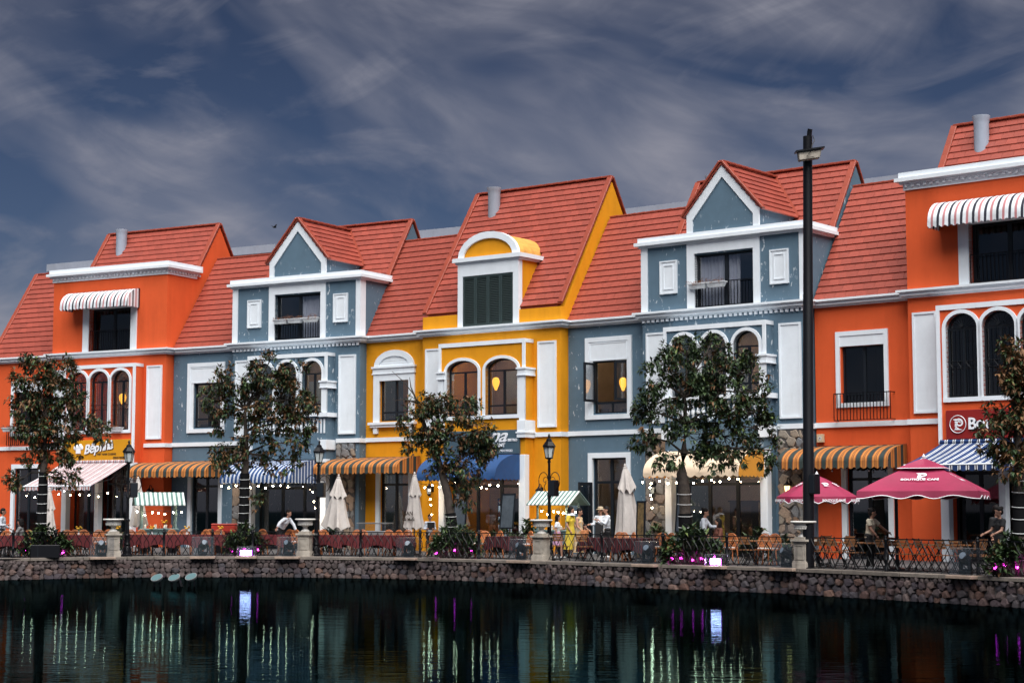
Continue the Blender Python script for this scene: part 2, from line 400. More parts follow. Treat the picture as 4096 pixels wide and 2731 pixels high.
# rubble stones
st = []
rows = [(-0.15, 0.14), (-0.29, 0.19), (-0.465, 0.20), (-0.645, 0.21), (-0.83, 0.20)]
for ri, (zc, hh) in enumerate(rows):
    xx = -120.0 + rn.uniform(0, 30)
    while xx < 4220:
        p, a, inn = quay(xx); scl = FPX/p.y
        wd = hh*rn.uniform(0.8, 1.7)
        xc = xx + wd*scl*0.5
        p, a, inn = quay(min(xc, 4790))
        loc = p + inn*(0.10 + rn.uniform(-0.02, 0.03)); z = zc + rn.uniform(-0.025, 0.025)
        ang = math.atan2(a.y, a.x)
        st.append(((loc.x, loc.y, z), ang, (wd*1.0, rn.uniform(0.22, 0.34), hh*rn.uniform(1.0, 1.35)), rn.uniform(-0.4, 0.4), rn.randrange(12), -wd*hh*scl*scl*(1 if ri < 4 else 0.2)))
        xx += wd*scl*0.90
st.sort(key=lambda s: s[5])
def put_stone(s, lst, parent, name='stone'):
    o = link(name, lst[s[4]], parent, s[0], (0, s[3], s[1])); o.rotation_mode = 'XYZ'; o.scale = s[2]; return o
for s in st[:300]: put_stone(s, QST, qw)
def join_rest(items, lst, parent, name, m):
    mb = MB()
    for s in items:
        M = Matrix.Translation(s[0]) @ Matrix.Rotation(s[1], 4, 'Z') @ Matrix.Rotation(s[3], 4, 'Y') @ Matrix.Diagonal((*s[2], 1))
        me = lst[s[4]]
        mb.add([M @ v.co for v in me.vertices], [tuple(p.vertices) for p in me.polygons])
    o = part(name, mb, m, parent); o['kind'] = 'stuff'; return o
mat('stone_rest', (0.075, 0.055, 0.053), 0.8, var=0.5, vs=2.4, bump=0.5, bs=14)
join_rest(st[300:], QST, qw, 'small_stones', 'stone_rest')

# ------------------------------------------------------------------ houses
LT, LE = 3.75, 10.4
PF, BF = -0.5, -1.05           # tower front and bay front (depth)
def wall_holes(mb, x0, x1, z0, z1, y0, y1, holes):
    xs = sorted({x0, x1} | {min(max(h[i], x0), x1) for h in holes for i in (0, 1)})
    zs = sorted({z0, z1} | {min(max(h[i], z0), z1) for h in holes for i in (2, 3)})
    nx, nz = len(xs)-1, len(zs)-1
    def solid(i, j):
        if i < 0 or j < 0 or i >= nx or j >= nz: return False
        cxm, czm = (xs[i]+xs[i+1])/2, (zs[j]+zs[j+1])/2
        return not any(h[0] < cxm < h[1] and h[2] < czm < h[3] for h in holes)
    for i in range(nx):
        for j in range(nz):
            if not solid(i, j): continue
            a, b_, c, d = xs[i], xs[i+1], zs[j], zs[j+1]
            mb.add([(a, y0, c), (b_, y0, c), (b_, y0, d), (a, y0, d)], [(0, 1, 2, 3)])
            mb.add([(a, y1, c), (b_, y1, c), (b_, y1, d), (a, y1, d)], [(3, 2, 1, 0)])
            if not solid(i-1, j): mb.add([(a, y0, c), (a, y1, c), (a, y1, d), (a, y0, d)], [(0, 3, 2, 1)])
            if not solid(i+1, j): mb.add([(b_, y0, c), (b_, y1, c), (b_, y1, d), (b_, y0, d)], [(0, 1, 2, 3)])
            if not solid(i, j-1): mb.add([(a, y0, c), (b_, y0, c), (b_, y1, c), (a, y1, c)], [(0, 3, 2, 1)])
            if not solid(i, j+1): mb.add([(a, y0, d), (b_, y0, d), (b_, y1, d), (a, y1, d)], [(0, 1, 2, 3)])
def arc_pts(c, wd, zs, r, n=14):
    return [(c - wd*math.cos(math.pi*i/n), zs + r*math.sin(math.pi*i/n)) for i in range(n+1)]
def arch_fill(mb, c, wd, zs, r, y0, y1):
    p = arc_pts(c, wd, zs, r); zt = zs + r
    for (xa, za), (xb, zb) in zip(p[:-1], p[1:]):
        mb.add([(xa, y0, za), (xb, y0, zb), (xb, y0, zt), (xa, y0, zt)], [(0, 1, 2, 3)])
        mb.add([(xa, y0, za), (xb, y0, zb), (xb, y1, zb), (xa, y1, za)], [(0, 3, 2, 1)])
def arch_ring(mb, c, wd, zs, r, t, y0, y1, zb=None, inner=0.0):
    pi, po = arc_pts(c, wd-inner, zs, r-inner), arc_pts(c, wd+t, zs, r+t)
    for i in range(len(pi)-1):
        q = [pi[i], pi[i+1], po[i+1], po[i]]
        mb.add([(x, y0, z) for x, z in q] + [(x, y1, z) for x, z in q], [(0, 1, 2, 3), (7, 6, 5, 4), (0, 4, 5, 1), (2, 6, 7, 3)])
    if zb is not None:
        mb.box(c-wd-t, c-wd+inner, y0, y1, zb, zs); mb.box(c+wd-inner, c+wd+t, y0, y1, zb, zs)
def frame_rect(mb, x0, x1, z0, z1, t, y0, y1, bottom=True):
    mb.box(x0, x0+t, y0, y1, z0, z1); mb.box(x1-t, x1, y0, y1, z0, z1); mb.box(x0+t, x1-t, y0, y1, z1-t, z1)
    if bottom: mb.box(x0+t, x1-t, y0, y1, z0, z0+t)

def window(par, name, x0, x1, z0, z1, y, cols=2, trans=(), pane='pane', arch=None, t=0.06, bars=False):
    # dark framed glazing set at depth y ; arch=(spring, rise)
    w_ = link(name, None, par, (0, 0, 0)); f = MB(); c, hw = (x0+x1)/2, (x1-x0)/2
    ztop = arch[0] if arch else z1
    if arch:
        arch_ring(f, c, hw, arch[0], arch[1], 0.0, y, y+0.07, z0, t)
        f.box(x0+t, x1-t, y, y+0.07, ztop-t, ztop)
    else: f.box(x0+t, x1-t, y, y+0.07, z1-t, z1); f.box(x0, x0+t, y, y+0.07, z0, z1); f.box(x1-t, x1, y, y+0.07, z0, z1)
    f.box(x0+t, x1-t, y, y+0.07, z0, z0+t)
    zl = [z0+t] + list(trans) + [ztop-t]
    cw = (x1-x0-2*t)/cols
    for i in range(1, cols):
        f.box(x0+t+cw*i-t*0.8, x0+t+cw*i+t*0.8, y+0.002, y+0.068, z0+t, ztop-t)
    for zt_ in trans: f.box(x0+t, x1-t, y+0.001, y+0.069, zt_-t*0.6, zt_+t*0.6)
    if bars and arch:
        for i in range(1, 12):
            a = math.pi*i/12
            f.tube([(c+0.1*math.cos(a), y-0.03, ztop+0.07*math.sin(a)), (c-(-1)*hw*0.96*math.cos(a), y-0.03, ztop+arch[1]*0.96*math.sin(a))], 0.008, 4, False)
    part('frame', f, 'frame_dark', w_)
    if bars:
        g = MB()
        nb = 7
        for i in range(nb+1):
            xb = x0+0.03+(x1-x0-0.06)*i/nb; g.tube([(xb, y-0.07, z0+0.05), (xb, y-0.07, ztop)], 0.009, 4, False)
        for zq in (z0+0.06, ztop-0.0, z0+(ztop-z0)*0.42, z0+(ztop-z0)*0.52): g.tube([(x0, y-0.07, zq), (x1, y-0.07, zq)], 0.011, 4, False)
        for i in range(nb):
            xa, xb = x0+0.03+(x1-x0-0.06)*i/nb, x0+0.03+(x1-x0-0.06)*(i+1)/nb; zq = z0+(ztop-z0)*0.47
            za, zb = (zq-0.09, zq+0.09) if i % 2 else (zq+0.09, zq-0.09)
            g.tube([(xa, y-0.07, za), (xb, y-0.07, zb)], 0.008, 4, False)
        part('window_grille', g, 'iron', w_)
    for i in range(cols):
        for j in range(len(zl)-1):
            p = MB(); p.box(x0+t+cw*i, x0+t+cw*(i+1), y+0.03, y+0.036, zl[j], zl[j+1]); part('pane', p, pane, w_)
    if arch:
        p = MB(); p.prism(arc_pts(c, hw-t, ztop, arch[1]-t), 1, y+0.03, y+0.036); part('pane', p, pane, w_)
    return w_
def railing(par, x0, x1, z0, z1, y, n, m='iron', side=0.0):
    r = link('balcony_railing', None, par, (0, 0, 0)); f = MB()
    f.box(x0, x1, y-0.02, y+0.02, z1-0.03, z1); f.box(x0, x1, y-0.015, y+0.015, z0, z0+0.025)
    if side:
        for xe in (x0, x1):
            f.box(xe-0.015, xe+0.015, y, y+side, z1-0.03, z1); f.box(xe-0.015, xe+0.015, y, y+side, z0, z0+0.025)
    part('rail', f, m, r)
    bm_ = MB().box(-0.011, 0.011, -0.011, 0.011, 0, z1-z0-0.05).mesh('bar'); bm_.materials.append(MT[m])
    for i in range(n+1): link('bar', bm_, r, (x0+(x1-x0)*i/n, y, z0+0.02))
    return r

# --- roof tiles
TW, TE = 0.40, 0.305
def tile_mesh(wd=TW):
    mb = MB(); t = 0.016
    vs = [(0.004, -0.012, 0.052), (wd-0.004, -0.012, 0.052), (wd-0.004, TE+0.05, 0.006), (0.004, TE+0.05, 0.006)]
    mb.add([(x, y, z-0.045) for x, y, z in vs] + vs, [(0, 3, 2, 1), (4, 5, 6, 7), (0, 1, 5, 4), (1, 2, 6, 5), (2, 3, 7, 6), (3, 0, 4, 7)])
    me = mb.mesh('roof_tile'); me.materials.append(MT['tile']); return me
TILE = {}
def tile_for(wd):
    k = round(wd, 2)
    if k not in TILE: TILE[k] = tile_mesh(k)
    return TILE[k]
def tiles(items, origin, xd, up, width, length, skip=None):
    origin, xd, up = Vector(origin), Vector(xd).normalized(), Vector(up).normalized(); nn = xd.cross(up)
    nc = int(math.ceil(length/TE - 0.25)); te = length/nc
    for c in range(nc):
        x = 0.0; first = (TW*0.5 if c % 2 else TW)
        while x < width-0.03:
            wd = min(first if x == 0 else TW, width-x)
            if width-x-wd < 0.08: wd = width-x
            u = x+wd/2; v = (c+0.5)*te
            if not (skip and skip(u, v)):
                M = Matrix((xd, up, nn)).transposed().to_4x4(); M.translation = origin + xd*x + up*(c*te) + nn*0.012
                items.append((M, wd, te/TE))
            x += wd
def place_tiles(items, roof, limit=300):
    for M, wd, sy in items[:limit]:
        o = link('roof_tile', tile_for(wd), roof); o.matrix_local = M @ Matrix.Diagonal((1, sy, 1, 1))
    if len(items) > limit:
        mb = MB()
        for M, wd, sy in items[limit:]:
            me = tile_for(wd); MM = M @ Matrix.Diagonal((1, sy, 1, 1))
            mb.add([MM @ v.co for v in me.vertices], [tuple(p.vertices) for p in me.polygons])
        o = part('upper_tiles', mb, 'tile', roof); o['kind'] = 'stuff'
EDGE = MB().box(0, 0.42, -0.11, 0.11, 0.0, 0.075).mesh('edge_tile', bevel=0.012); EDGE.materials.append(MT['tile_edge'])
def edge_run(roof, p0, p1, nrm, name='verge_tile'):
    p0, p1, nrm = Vector(p0), Vector(p1), Vector(nrm).normalized(); d = p1-p0; n = max(1, round(d.length/0.42)); st_ = d.length/n
    xd = d.normalized(); yd = nrm.cross(xd).normalized()
    for i in range(n):
        M = Matrix((xd, yd, nrm)).transposed().to_4x4(); M.translation = p0 + xd*(i*st_) + nrm*0.02
        o = link(name, EDGE, roof); o.matrix_local = M @ Matrix.Rotation(R(-1.6), 4, 'Y') @ Matrix.Diagonal((st_/0.42*1.01, 1, 1, 1))

def bulbs_on(par, pts): pass
def rubble(par, x0, x1, z0, z1, y, seed):
    rn = random.Random(seed); z = z0+0.12; items = []
    while z < z1:
        hh = rn.uniform(0.26, 0.42); x = x0
        while x < x1-0.05:
            wd = min(rn.uniform(0.24, 0.50), x1-x)
            if x1-x-wd < 0.12: wd = x1-x
            items.append(((x+wd/2, y+0.02+rn.uniform(-0.03, 0.02), min(z+rn.uniform(-.04, .04), z1-hh*0.4)), 0.0, (wd*0.98, 0.16, hh*rn.uniform(0.95, 1.12)), rn.uniform(-0.45, 0.45), rn.randrange(12)))
            x += wd
        z += hh*0.92
    return items

def make_house(kind, label, origin, ang, first=False):
    h = thing('town_house', label, 'house', (origin[0], origin[1], 0), -R(ang), 'town houses in the row')
    WM = {'orange': 'orange_wall', 'grey': 'grey_wall', 'yellow': 'yellow_wall'}[kind]
    M_ = 1.52
    lo = {'orange': (1.0, 2.61, 5.1, 7.04), 'grey': (1.18, 2.72, 5.15, 7.08), 'yellow': (1.1, 2.65, 5.17, 7.11)}[kind]
    door = (1.12, 2.68, -0.1, 3.55)
    if kind == 'orange': arches, spr, rise, zb = [(5.87, .53), (7.10, .54), (8.33, .53)], 7.27, 0.46, 5.1
    elif kind == 'grey': arches, spr, rise, zb = [(5.87, .51), (7.10, .51), (8.40, .51)], 7.2, 0.5, 5.55
    else: arches, spr, rise, zb = [(6.18, .77), (8.06, .77)], 6.9, 0.42, 5.18
    top = {'orange': 11.95, 'grey': 11.05, 'yellow': 9.2}[kind]
    dr, zr = {'orange': (3.12, 14.6), 'grey': (3.3, 13.92), 'yellow': (3.08, 14.58)}[kind]
    B0, B1 = 5.05, 9.15
    sl = -0.55 if first else 0.0           # the first house ends at its own gable
    # ---- walls
    wl = MB()
    wall_holes(wl, sl, LT, 0, 8.5, 0, 0.28, [lo, door])
    tw_holes = [(5.25, 8.95, 4.0, 7.85), (5.3, 8.9, -0.1, 3.62)]
    att = None
    if kind == 'orange': att = (5.92, 8.38, 8.66, 10.62)
    if kind == 'grey': att = (6.0, 8.4, 8.66, 10.58)
    if kind == 'yellow': tw_holes.append((5.78, 8.22, 8.66, 9.3))
    if att: tw_holes.append(att)
    wall_holes(wl, LT, LE, 0, top, PF, PF+0.28, tw_holes)
    # flank walls with the gable line
    tp = top + (0.35 if kind != 'yellow' else 0.0)
    dt = dr - (zr-0.12-tp)/M_
    prof = [(PF+0.28, 0), (PF+0.28, top)] + ([(PF+0.28, tp)] if kind != 'yellow' else []) + [(dt, tp), (dr, zr-0.12), (dr+3.2, zr-0.12-3.2*M_), (dr+3.2, 0)]
    if kind == 'yellow': prof = [(PF+0.28, 0), (PF+0.28, 9.2), (dr, zr-0.15), (dr+3.2, zr-0.15-3.2*M_), (dr+3.2, 0)]
    fl = MB(); fl.prism(prof, 0, LE-0.22, LE)
    fl.box(LE-0.28, LE, PF, PF+0.28, 0, 0.01)
    lf = [p if p[0] > 0.3 else (0.3, p[1]) for p in prof]
    fl.prism(prof, 0, LT, LT+0.22)
    part('flank_wall', fl, WM, h)
    wl.box(sl, LE, 6.2, 6.4, 0, 8.6)                         # rear wall
    part('front_wall', wl, WM, h)
    # ---- bay
    by = MB(); holes = [(c-w_, c+w_, zb, spr+rise) for c, w_ in arches]
    if kind == 'grey': holes.append((5.45, 8.75, 4.74, 5.34))
    wall_holes(by, B0, B1, 3.66, 8.0, BF, BF+0.25, holes)
    for c, w_ in arches: arch_fill(by, c, w_, spr, rise, BF, BF+0.25)
    by.box(B0, B0+0.22, BF+0.25, PF, 0, 8.0); by.box(B1-0.22, B1, BF+0.25, PF, 0, 8.0)
    by.box(B0+0.22, B1-0.22, BF+0.25, PF, 7.9, 8.0); by.box(B0+0.22, B1-0.22, BF+0.25, PF, 3.66, 3.9)
    if kind == 'grey': by.box(5.45, 8.75, BF+0.2, BF+0.24, 4.72, 5.36)
    part('bay', by, WM, h)
    # ---- white trim of the bay
    tr = MB(); y0 = BF-0.05
    tr.box(B0-0.02, B1+0.02, y0, BF+0.02, 7.86, 8.02)
    tr.box(B0-0.02, B1+0.02, BF+0.02, PF-0.02, 7.88, 8.018)
    zlow = {'orange': 3.66, 'grey': 5.55, 'yellow': 4.95}[kind]
    zmid = {'orange': 7.86, 'grey': 7.86, 'yellow': 7.86}[kind]
    tr.box(B0-0.02, B0+0.10, y0, BF+0.02, zlow, zmid); tr.box(B1-0.10, B1+0.02, y0, BF+0.02, zlow, zmid)
    for c, w_ in arches: arch_ring(tr, c, w_, spr, rise, 0.115, y0-0.003, BF+0.2, zb, 0.0)
    lastx = arches[-1][0]+arches[-1][1]+0.115; firstx = arches[0][0]-arches[0][1]-0.115
    tr.box(firstx, lastx, y0-0.02, BF+0.2, zb-0.14, zb)
    part('bay_trim', tr, 'white_paint', h)
    if kind != 'orange':
        zc0, zc1 = ((6.55, 6.86) if kind == 'grey' else (6.62, 6.93))
        for s0, s1 in ((B0-0.08, B0+0.28), (B1-0.28, B1+0.08)):
            cp = MB(); cp.box(s0, s1, BF-0.11, PF, zc0+0.04, zc1-0.07); cp.box(s0-0.04, s1+0.04, BF-0.15, PF, zc1-0.07, zc1); cp.box(s0-0.02, s1+0.02, BF-0.13, PF, zc0, zc0+0.04)
            part('column_capital', cp, 'white_paint', h)
            cl_ = MB(); zt0 = 5.55 if kind == 'grey' else 4.95
            cl_.box(s0+0.06, s1-0.06, BF-0.075, BF+0.01, zt0, zc0); part('column', cl_, 'white_paint', h)
            cb = MB()
            if kind == 'yellow':
                cb.box(s0, s1, BF-0.12, PF, 4.52, 4.95); cb.box(s0-0.04, s1+0.04, BF-0.16, PF, 4.46, 4.52); cb.box(s0-0.01, s1+0.01, BF-0.13, PF, 4.30, 4.46)
            else: cb.box(s0-0.02, s1+0.06, BF-0.14, PF, 5.38, 5.55); cb.box(s0-0.0, s1+0.0, BF-0.12, PF, 4.05, 4.45)
            part('column_base', cb, 'white_paint', h)
    if kind == 'grey':
        bal = MB().lathe([(0.055, 0), (0.055, 0.05), (0.03, 0.09), (0.075, 0.22), (0.07, 0.28), (0.03, 0.42), (0.028, 0.5), (0.055, 0.53), (0.055, 0.6)], 10).mesh('baluster', True); bal.materials.append(MT['white_paint'])
        for i in range(16): link('baluster', bal, h, (5.56+i*0.206, BF+0.08, 4.74))
        for xx_ in (5.15, 5.31, 8.86, 9.02): part('flute', MB().box(xx_, xx_+0.07, BF-0.03, BF+0.01, 4.72, 5.3), 'white_paint', h)
    # ---- piers and fascia of the shopfront
    pr = [(B0-0.01, B0+0.27), (B1-0.27, B1+0.01)] + ([(6.98, 7.2)] if kind == 'orange' else [])
    for a_, b_ in pr: part('shop_pier', MB().box(a_, b_, BF-0.03, BF+0.26, 0, 3.665), 'white_paint', h, bevel=0.01)
    # ---- cornices, bands
    cn = MB()
    for z0, z1, p in ((8.40, 8.47, 0.09), (8.47, 8.59, 0.19), (8.59, 8.66, 0.28)):
        cn.box(sl, LT-0.002, -p, 0.05, z0, z1)
        cn.box(LT-p, LE+p, PF-p, PF+0.05, z0+0.004, z1+0.004); cn.box(LE-0.05, LE+p, PF+0.05, 0.0, z0+0.004, z1+0.004); cn.box(LT-p, LT+0.05, PF+0.05, 0.0, z0+0.004, z1+0.004)
    part('eaves_cornice', cn, 'white_paint', h)
    part('storey_band', MB().box(sl, LT, -0.07, 0.02, 4.35, 4.52), 'white_paint', h); part('storey_band', MB().box(LT-0.07, B0-0.13, PF-0.07, PF+0.02, 4.33, 4.50), 'white_paint', h)
    part('storey_band', MB().box(B1+0.13, LE+0.07, PF-0.07, PF+0.02, 4.33, 4.50).box(LE-0.02, LE+0.07, PF+0.019, 0.02, 4.33, 4.50), 'white_paint', h)
    if kind == 'grey':
        dn = MB().box(-0.055, 0.055, -0.07, 0.0, -0.10, 0.0).mesh('dentil'); dn.materials.append(MT['white_paint'])
        for i in range(33): link('dentil', dn, h, (LT+0.08+i*0.2025, PF-0.005, 8.40))
    pnl = MB().box(0, 0.84, 0, 0.05, 0, 3.24); frame_rect(pnl, 0, 0.84, 0, 3.24, 0.07, -0.03, 0.0)
    pm = pnl.mesh('wall_panel'); pm.materials.append(MT['white_paint'])
    for s0 in (3.93, 9.38): link('wall_panel', pm, h, (s0, PF-0.05, 4.68))
    # ---- link window
    ws = MB()
    if kind == 'orange':
        frame_rect(ws, 0.81, 2.76, 5.0, 7.54, 0.15, -0.06, 0.05); ws.box(0.96, 2.61, -0.035, 0.03, 7.04, 7.39)
    elif kind == 'grey':
        frame_rect(ws, 0.84, 2.94, 4.93, 7.97, 0.17, -0.07, 0.05); ws.box(1.01, 2.77, -0.045, 0.03, 7.08, 7.80); ws.box(1.01, 1.18, -0.045, 0.03, 5.1, 7.08); ws.box(2.72, 2.77, -0.045, 0.03, 5.1, 7.08)
        frame_rect(ws, 1.05, 2.73, 7.1, 7.76, 0.03, -0.06, -0.045)
    else:
        frame_rect(ws, 0.79, 2.96, 5.13, 7.12, 0.31, -0.06, 0.05, False)
        ws.box(0.72, 3.03, -0.13, 0.03, 7.32, 7.40); ws.box(0.77, 2.98, -0.085, 0.03, 7.12, 7.32); ws.box(0.74, 3.0, -0.10, 0.03, 7.08, 7.12)
        arch_ring(ws, 1.875, 0.80, 7.40, 0.40, 0.25, -0.075, 0.03)
        for i in range(4): ws.prism([(1.875-0.8*math.sqrt(max(0, 1-(i*0.1/0.4)**2)), 7.40+i*0.1), (1.875+0.8*math.sqrt(max(0, 1-(i*0.1/0.4)**2)), 7.40+i*0.1), (1.875+0.8*math.sqrt(max(0, 1-((i+.92)*0.1/0.4)**2)), 7.40+(i+0.92)*0.1), (1.875-0.8*math.sqrt(max(0, 1-((i+.92)*0.1/0.4)**2)), 7.40+(i+0.92)*0.1)], 1, -0.035, 0.03)
        ws.box(0.62, 3.06, -0.20, 0.03, 5.03, 5.13); ws.box(0.70, 2.99, -0.15, 0.03, 4.93, 5.03)
        for s0 in (0.84, 2.72): ws.box(s0, s0+0.2, -0.11, 0.03, 4.68, 4.93)
    part('window_surround', ws, 'white_paint', h)
    if kind == 'grey' and label.find('wide') >= 0: pass
    if kind == 'orange': window(h, 'window', *lo, 0.12, 2, (5.45,), 'pane_dark')
    elif not (kind == 'grey' and OPEN_CASEMENT): window(h, 'window', *lo, 0.12, 2, (5.52,))
    else:
        w_ = link('window', None, h, (0, 0, 0)); f = MB(); frame_rect(f, *lo, 0.05, 0.12, 0.19); f.box(lo[0]+0.05, lo[1]-0.05, 0.122, 0.188, 5.5, 5.58); f.box(1.92, 1.98, 0.122, 0.188, 5.2, 5.5)
        part('frame', f, 'frame_dark', w_); p = MB().box(lo[0]+0.05, lo[1]-0.05, 0.15, 0.156, 5.2, 5.5); part('pane', p, 'pane', w_)
        for sgn, hx in ((1, lo[0]+0.03), (-1, lo[1]-0.03)):
            lw = 0.68; f = MB(); frame_rect(f, 0, lw, 5.58, 7.03, 0.085, -0.03, 0.03)
            a = R(-93) if sgn > 0 else R(-103)
            q = part('casement_leaf', f, 'frame_dark', w_, loc=(hx, 0.1, 0), rot=(0, 0, a) if sgn > 0 else (0, 0, a)); 
            g = part('leaf_pane', MB().box(0.08, lw-0.08, -0.003, 0.003, 5.66, 6.95), 'pane', w_, loc=(hx, 0.1, 0), rot=(0, 0, a))
    # ---- bay windows
    for c, w_ in arches:
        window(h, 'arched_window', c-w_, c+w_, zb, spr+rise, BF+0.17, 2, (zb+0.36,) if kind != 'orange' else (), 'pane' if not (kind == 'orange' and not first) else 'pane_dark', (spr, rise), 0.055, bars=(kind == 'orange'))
    # ---- ground floor glazing
    if kind == 'orange': sf = [(5.31, 6.97, 2), (7.21, 8.87, 2)]
    else: sf = [(5.33, 8.87, 3)]
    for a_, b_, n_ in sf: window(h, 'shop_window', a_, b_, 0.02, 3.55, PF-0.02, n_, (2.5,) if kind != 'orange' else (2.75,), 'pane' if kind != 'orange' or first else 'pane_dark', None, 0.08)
    df = MB(); frame_rect(df, 0.94, 2.85, -0.02, 3.70, 0.19, -0.05, 0.06, False); part('door_surround', df, 'white_paint', h)
    window(h, 'door', 1.13, 2.66, 0.0, 3.52, 0.14, 2, (2.62,), 'pane', None, 0.075)
    if OPEN_CASEMENT and kind == 'grey':
        od = MB(); frame_rect(od, 0, 0.72, 0.02, 2.62, 0.10, -0.03, 0.03); dl = part('open_door_leaf', od, 'frame_dark', h, loc=(1.14, -0.06, 0), rot=(0, 0, R(-97))); part('leaf_glass', MB().box(0.1, 0.62, -0.004, 0.004, 0.12, 2.52), 'pane_dark', dl)
    # ---- rooms behind the windows
    def room(x0, x1, z0, z1, d0, d1, m):
        r_ = MB()
        r_.add([(x0, d0, z0), (x1, d0, z0), (x1, d1, z0), (x0, d1, z0), (x0, d0, z1), (x1, d0, z1), (x1, d1, z1), (x0, d1, z1)], [(0, 1, 2, 3), (4, 7, 6, 5), (1, 5, 6, 2), (2, 6, 7, 3), (3, 7, 4, 0)])
        part('room_interior', r_, m, h)
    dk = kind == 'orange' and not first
    room(0.1+sl, LE-0.3, 0.005, 4.25, 0.3, 3.6, 'room' if kind == 'yellow' or OPEN_CASEMENT and kind == 'grey' else 'room_unlit'); room(0.1+sl, LE-0.3, 4.3, 8.35, 0.3, 3.0, 'room_unlit' if dk else 'room')
    rn = random.Random(int(ang*10))
    for i in range(3):
        part('ceiling_lamp', MB().lathe([(0.12, 0), (0.12, 0.03)], 12, (5.9+i*1.2, 1.0, 8.30)), 'bulb_off' if dk else 'ceiling_light', h)
    lit_ = kind == 'yellow' or OPEN_CASEMENT and kind == 'grey'
    if lit_: part('ceiling_lamp', MB().lathe([(0.11, 0), (0.11, 0.03)], 12, (1.9, 1.2, 4.20)), 'ceiling_light', h)
    part('ceiling_lamp', MB().lathe([(0.11, 0), (0.11, 0.03)], 12, (1.9, 1.2, 8.30)), 'bulb_off' if dk else 'ceiling_light', h)
    if lit_: part('ceiling_lamp', MB().lathe([(0.17, 0), (0.17, 0.03)], 12, (7.0, 1.0, 4.20)), 'ceiling_light', h)
    # plain furniture seen through the glass
    for fx, fz, fw, fh in ((1.25, 0, 0.5, 1.1), (5.6, 0, 0.9, 1.9), (7.9, 0, 0.8, 1.2), (1.5, 4.3, 0.7, 1.5), (6.4, 4.3, 0.9, 1.35), (8.2, 4.3, 0.6, 2.4)):
        part('cupboard', MB().box(fx, fx+fw, 2.3, 2.8, fz+0.01, fz+fh).box(fx-0.04, fx+fw+0.04, 2.25, 2.85, fz+fh, fz+fh+0.05), 'wood_in', h)
    for i in range(9):
        cx_ = 0.8+i*1.05; part('room_chair', MB().box(cx_, cx_+0.4, 0.9, 0.95, 4.75, 5.35).box(cx_, cx_+0.4, 0.55, 0.95, 4.70, 4.75).box(cx_, cx_+0.04, 0.91, 0.95, 4.3, 4.75).box(cx_+0.36, cx_+0.4, 0.91, 0.95, 4.3, 4.75), 'wood_in', h)
    for wx in (0.7, 3.4, 5.2, 7.0, 8.8): part('back_window', MB().box(wx, wx+1.0, 2.96, 2.98, 5.2, 7.2), 'back_pane', h)
    if att:
        room(5.5, 8.9, 8.62, 11.0, PF+0.27, 2.0, 'room_unlit')
    # ---- attic storey
    rf = MB(); items = []
    if kind in ('orange', 'grey'):
        cn = MB()
        if kind == 'orange': lay = ((11.93, 12.12, 0.05), (12.12, 12.20, 0.14), (12.20, 12.32, 0.26), (12.32, 12.50, 0.16))
        else: lay = ((11.0, 11.08, 0.10), (11.08, 11.20, 0.22), (11.20, 11.37, 0.12))
        for z0, z1, p in lay:
            cn.box(LT-p, LE+p, PF-p, PF+0.1, z0, z1)
            for sa, sb in ((LE-0.1, LE+p), (LT-p, LT+0.1)): cn.box(sa, sb, PF+0.1, dr-(zr-z1)/M_-0.0, z0, z1)
        cn.box(LT+0.1, LE-0.1, PF+0.1, dt+0.1, lay[-1][1]-0.2, lay[-1][1]-0.06)
        part('attic_cornice', cn, 'white_paint', h)
        if kind == 'orange':
            dn = MB().box(-0.045, 0.045, -0.07, 0.0, -0.09, 0.0).mesh('dentil'); dn.materials.append(MT['white_paint'])
            for i in range(30): link('dentil', dn, h, (LT+0.08+i*0.2235, PF-0.055, 12.12))
            for i in range(11): link('dentil', dn, h, (LE+0.055, PF+0.1+i*0.2, 12.12), (0, 0, R(90)))
            fr_ = MB(); frame_rect(fr_, 5.58, 8.72, 8.66, 10.95, 0.34, PF-0.05, PF+0.25, False); part('attic_window_surround', fr_, 'white_paint', h)
            window(h, 'balcony_door', 5.92, 8.38, 8.68, 10.62, PF+0.32, 2, (), 'pane_dark', None, 0.09)
            railing(h, 5.94, 8.36, 8.72, 9.63, PF+0.05, 18)
        else:
            fr_ = MB()
            fr_.box(5.69, 6.0, PF-0.05, PF+0.25, 8.66, 10.62); fr_.box(8.4, 8.66, PF-0.05, PF+0.25, 8.66, 10.62); fr_.box(5.69, 8.66, PF-0.052, PF+0.25, 10.62, 11.0)
            part('corner_pilaster', MB().box(LT-0.03, LT+0.25, PF-0.045, PF+0.1, 8.66, 11.0), 'white_paint', h); part('corner_pilaster', MB().box(LE-0.2, LE+0.03, PF-0.045, PF+0.1, 8.66, 11.0).box(LE-0.05, LE+0.03, PF+0.099, PF+0.34, 8.66, 11.0), 'white_paint', h)
            part('attic_window_surround', fr_, 'white_paint', h)
            window(h, 'balcony_door', 6.0, 8.4, 8.68, 10.58, PF+0.16, 2, (), 'pane', None, 0.08)
            railing(h, 6.03, 8.37, 8.70, 9.58, PF+0.03, 18)
            for s0, z0 in ((4.54, 9.28), (9.06, 9.28)):
                p = MB(); p.box(s0, s0+0.73, PF-0.045, PF+0.02, z0, z0+1.19); frame_rect(p, s0, s0+0.73, z0, z0+1.19, 0.05, PF-0.07, PF-0.045); frame_rect(p, s0+0.15, s0+0.58, z0+0.15, z0+1.04, 0.04, PF-0.066, PF-0.045)
                part('blind_panel', p, 'white_paint', h)
            # curtains
            cu = MB(); rr = random.Random(5); x = 6.05 if OPEN_CASEMENT else 7.15; xe = 7.7 if OPEN_CASEMENT else 8.36
            pts = []
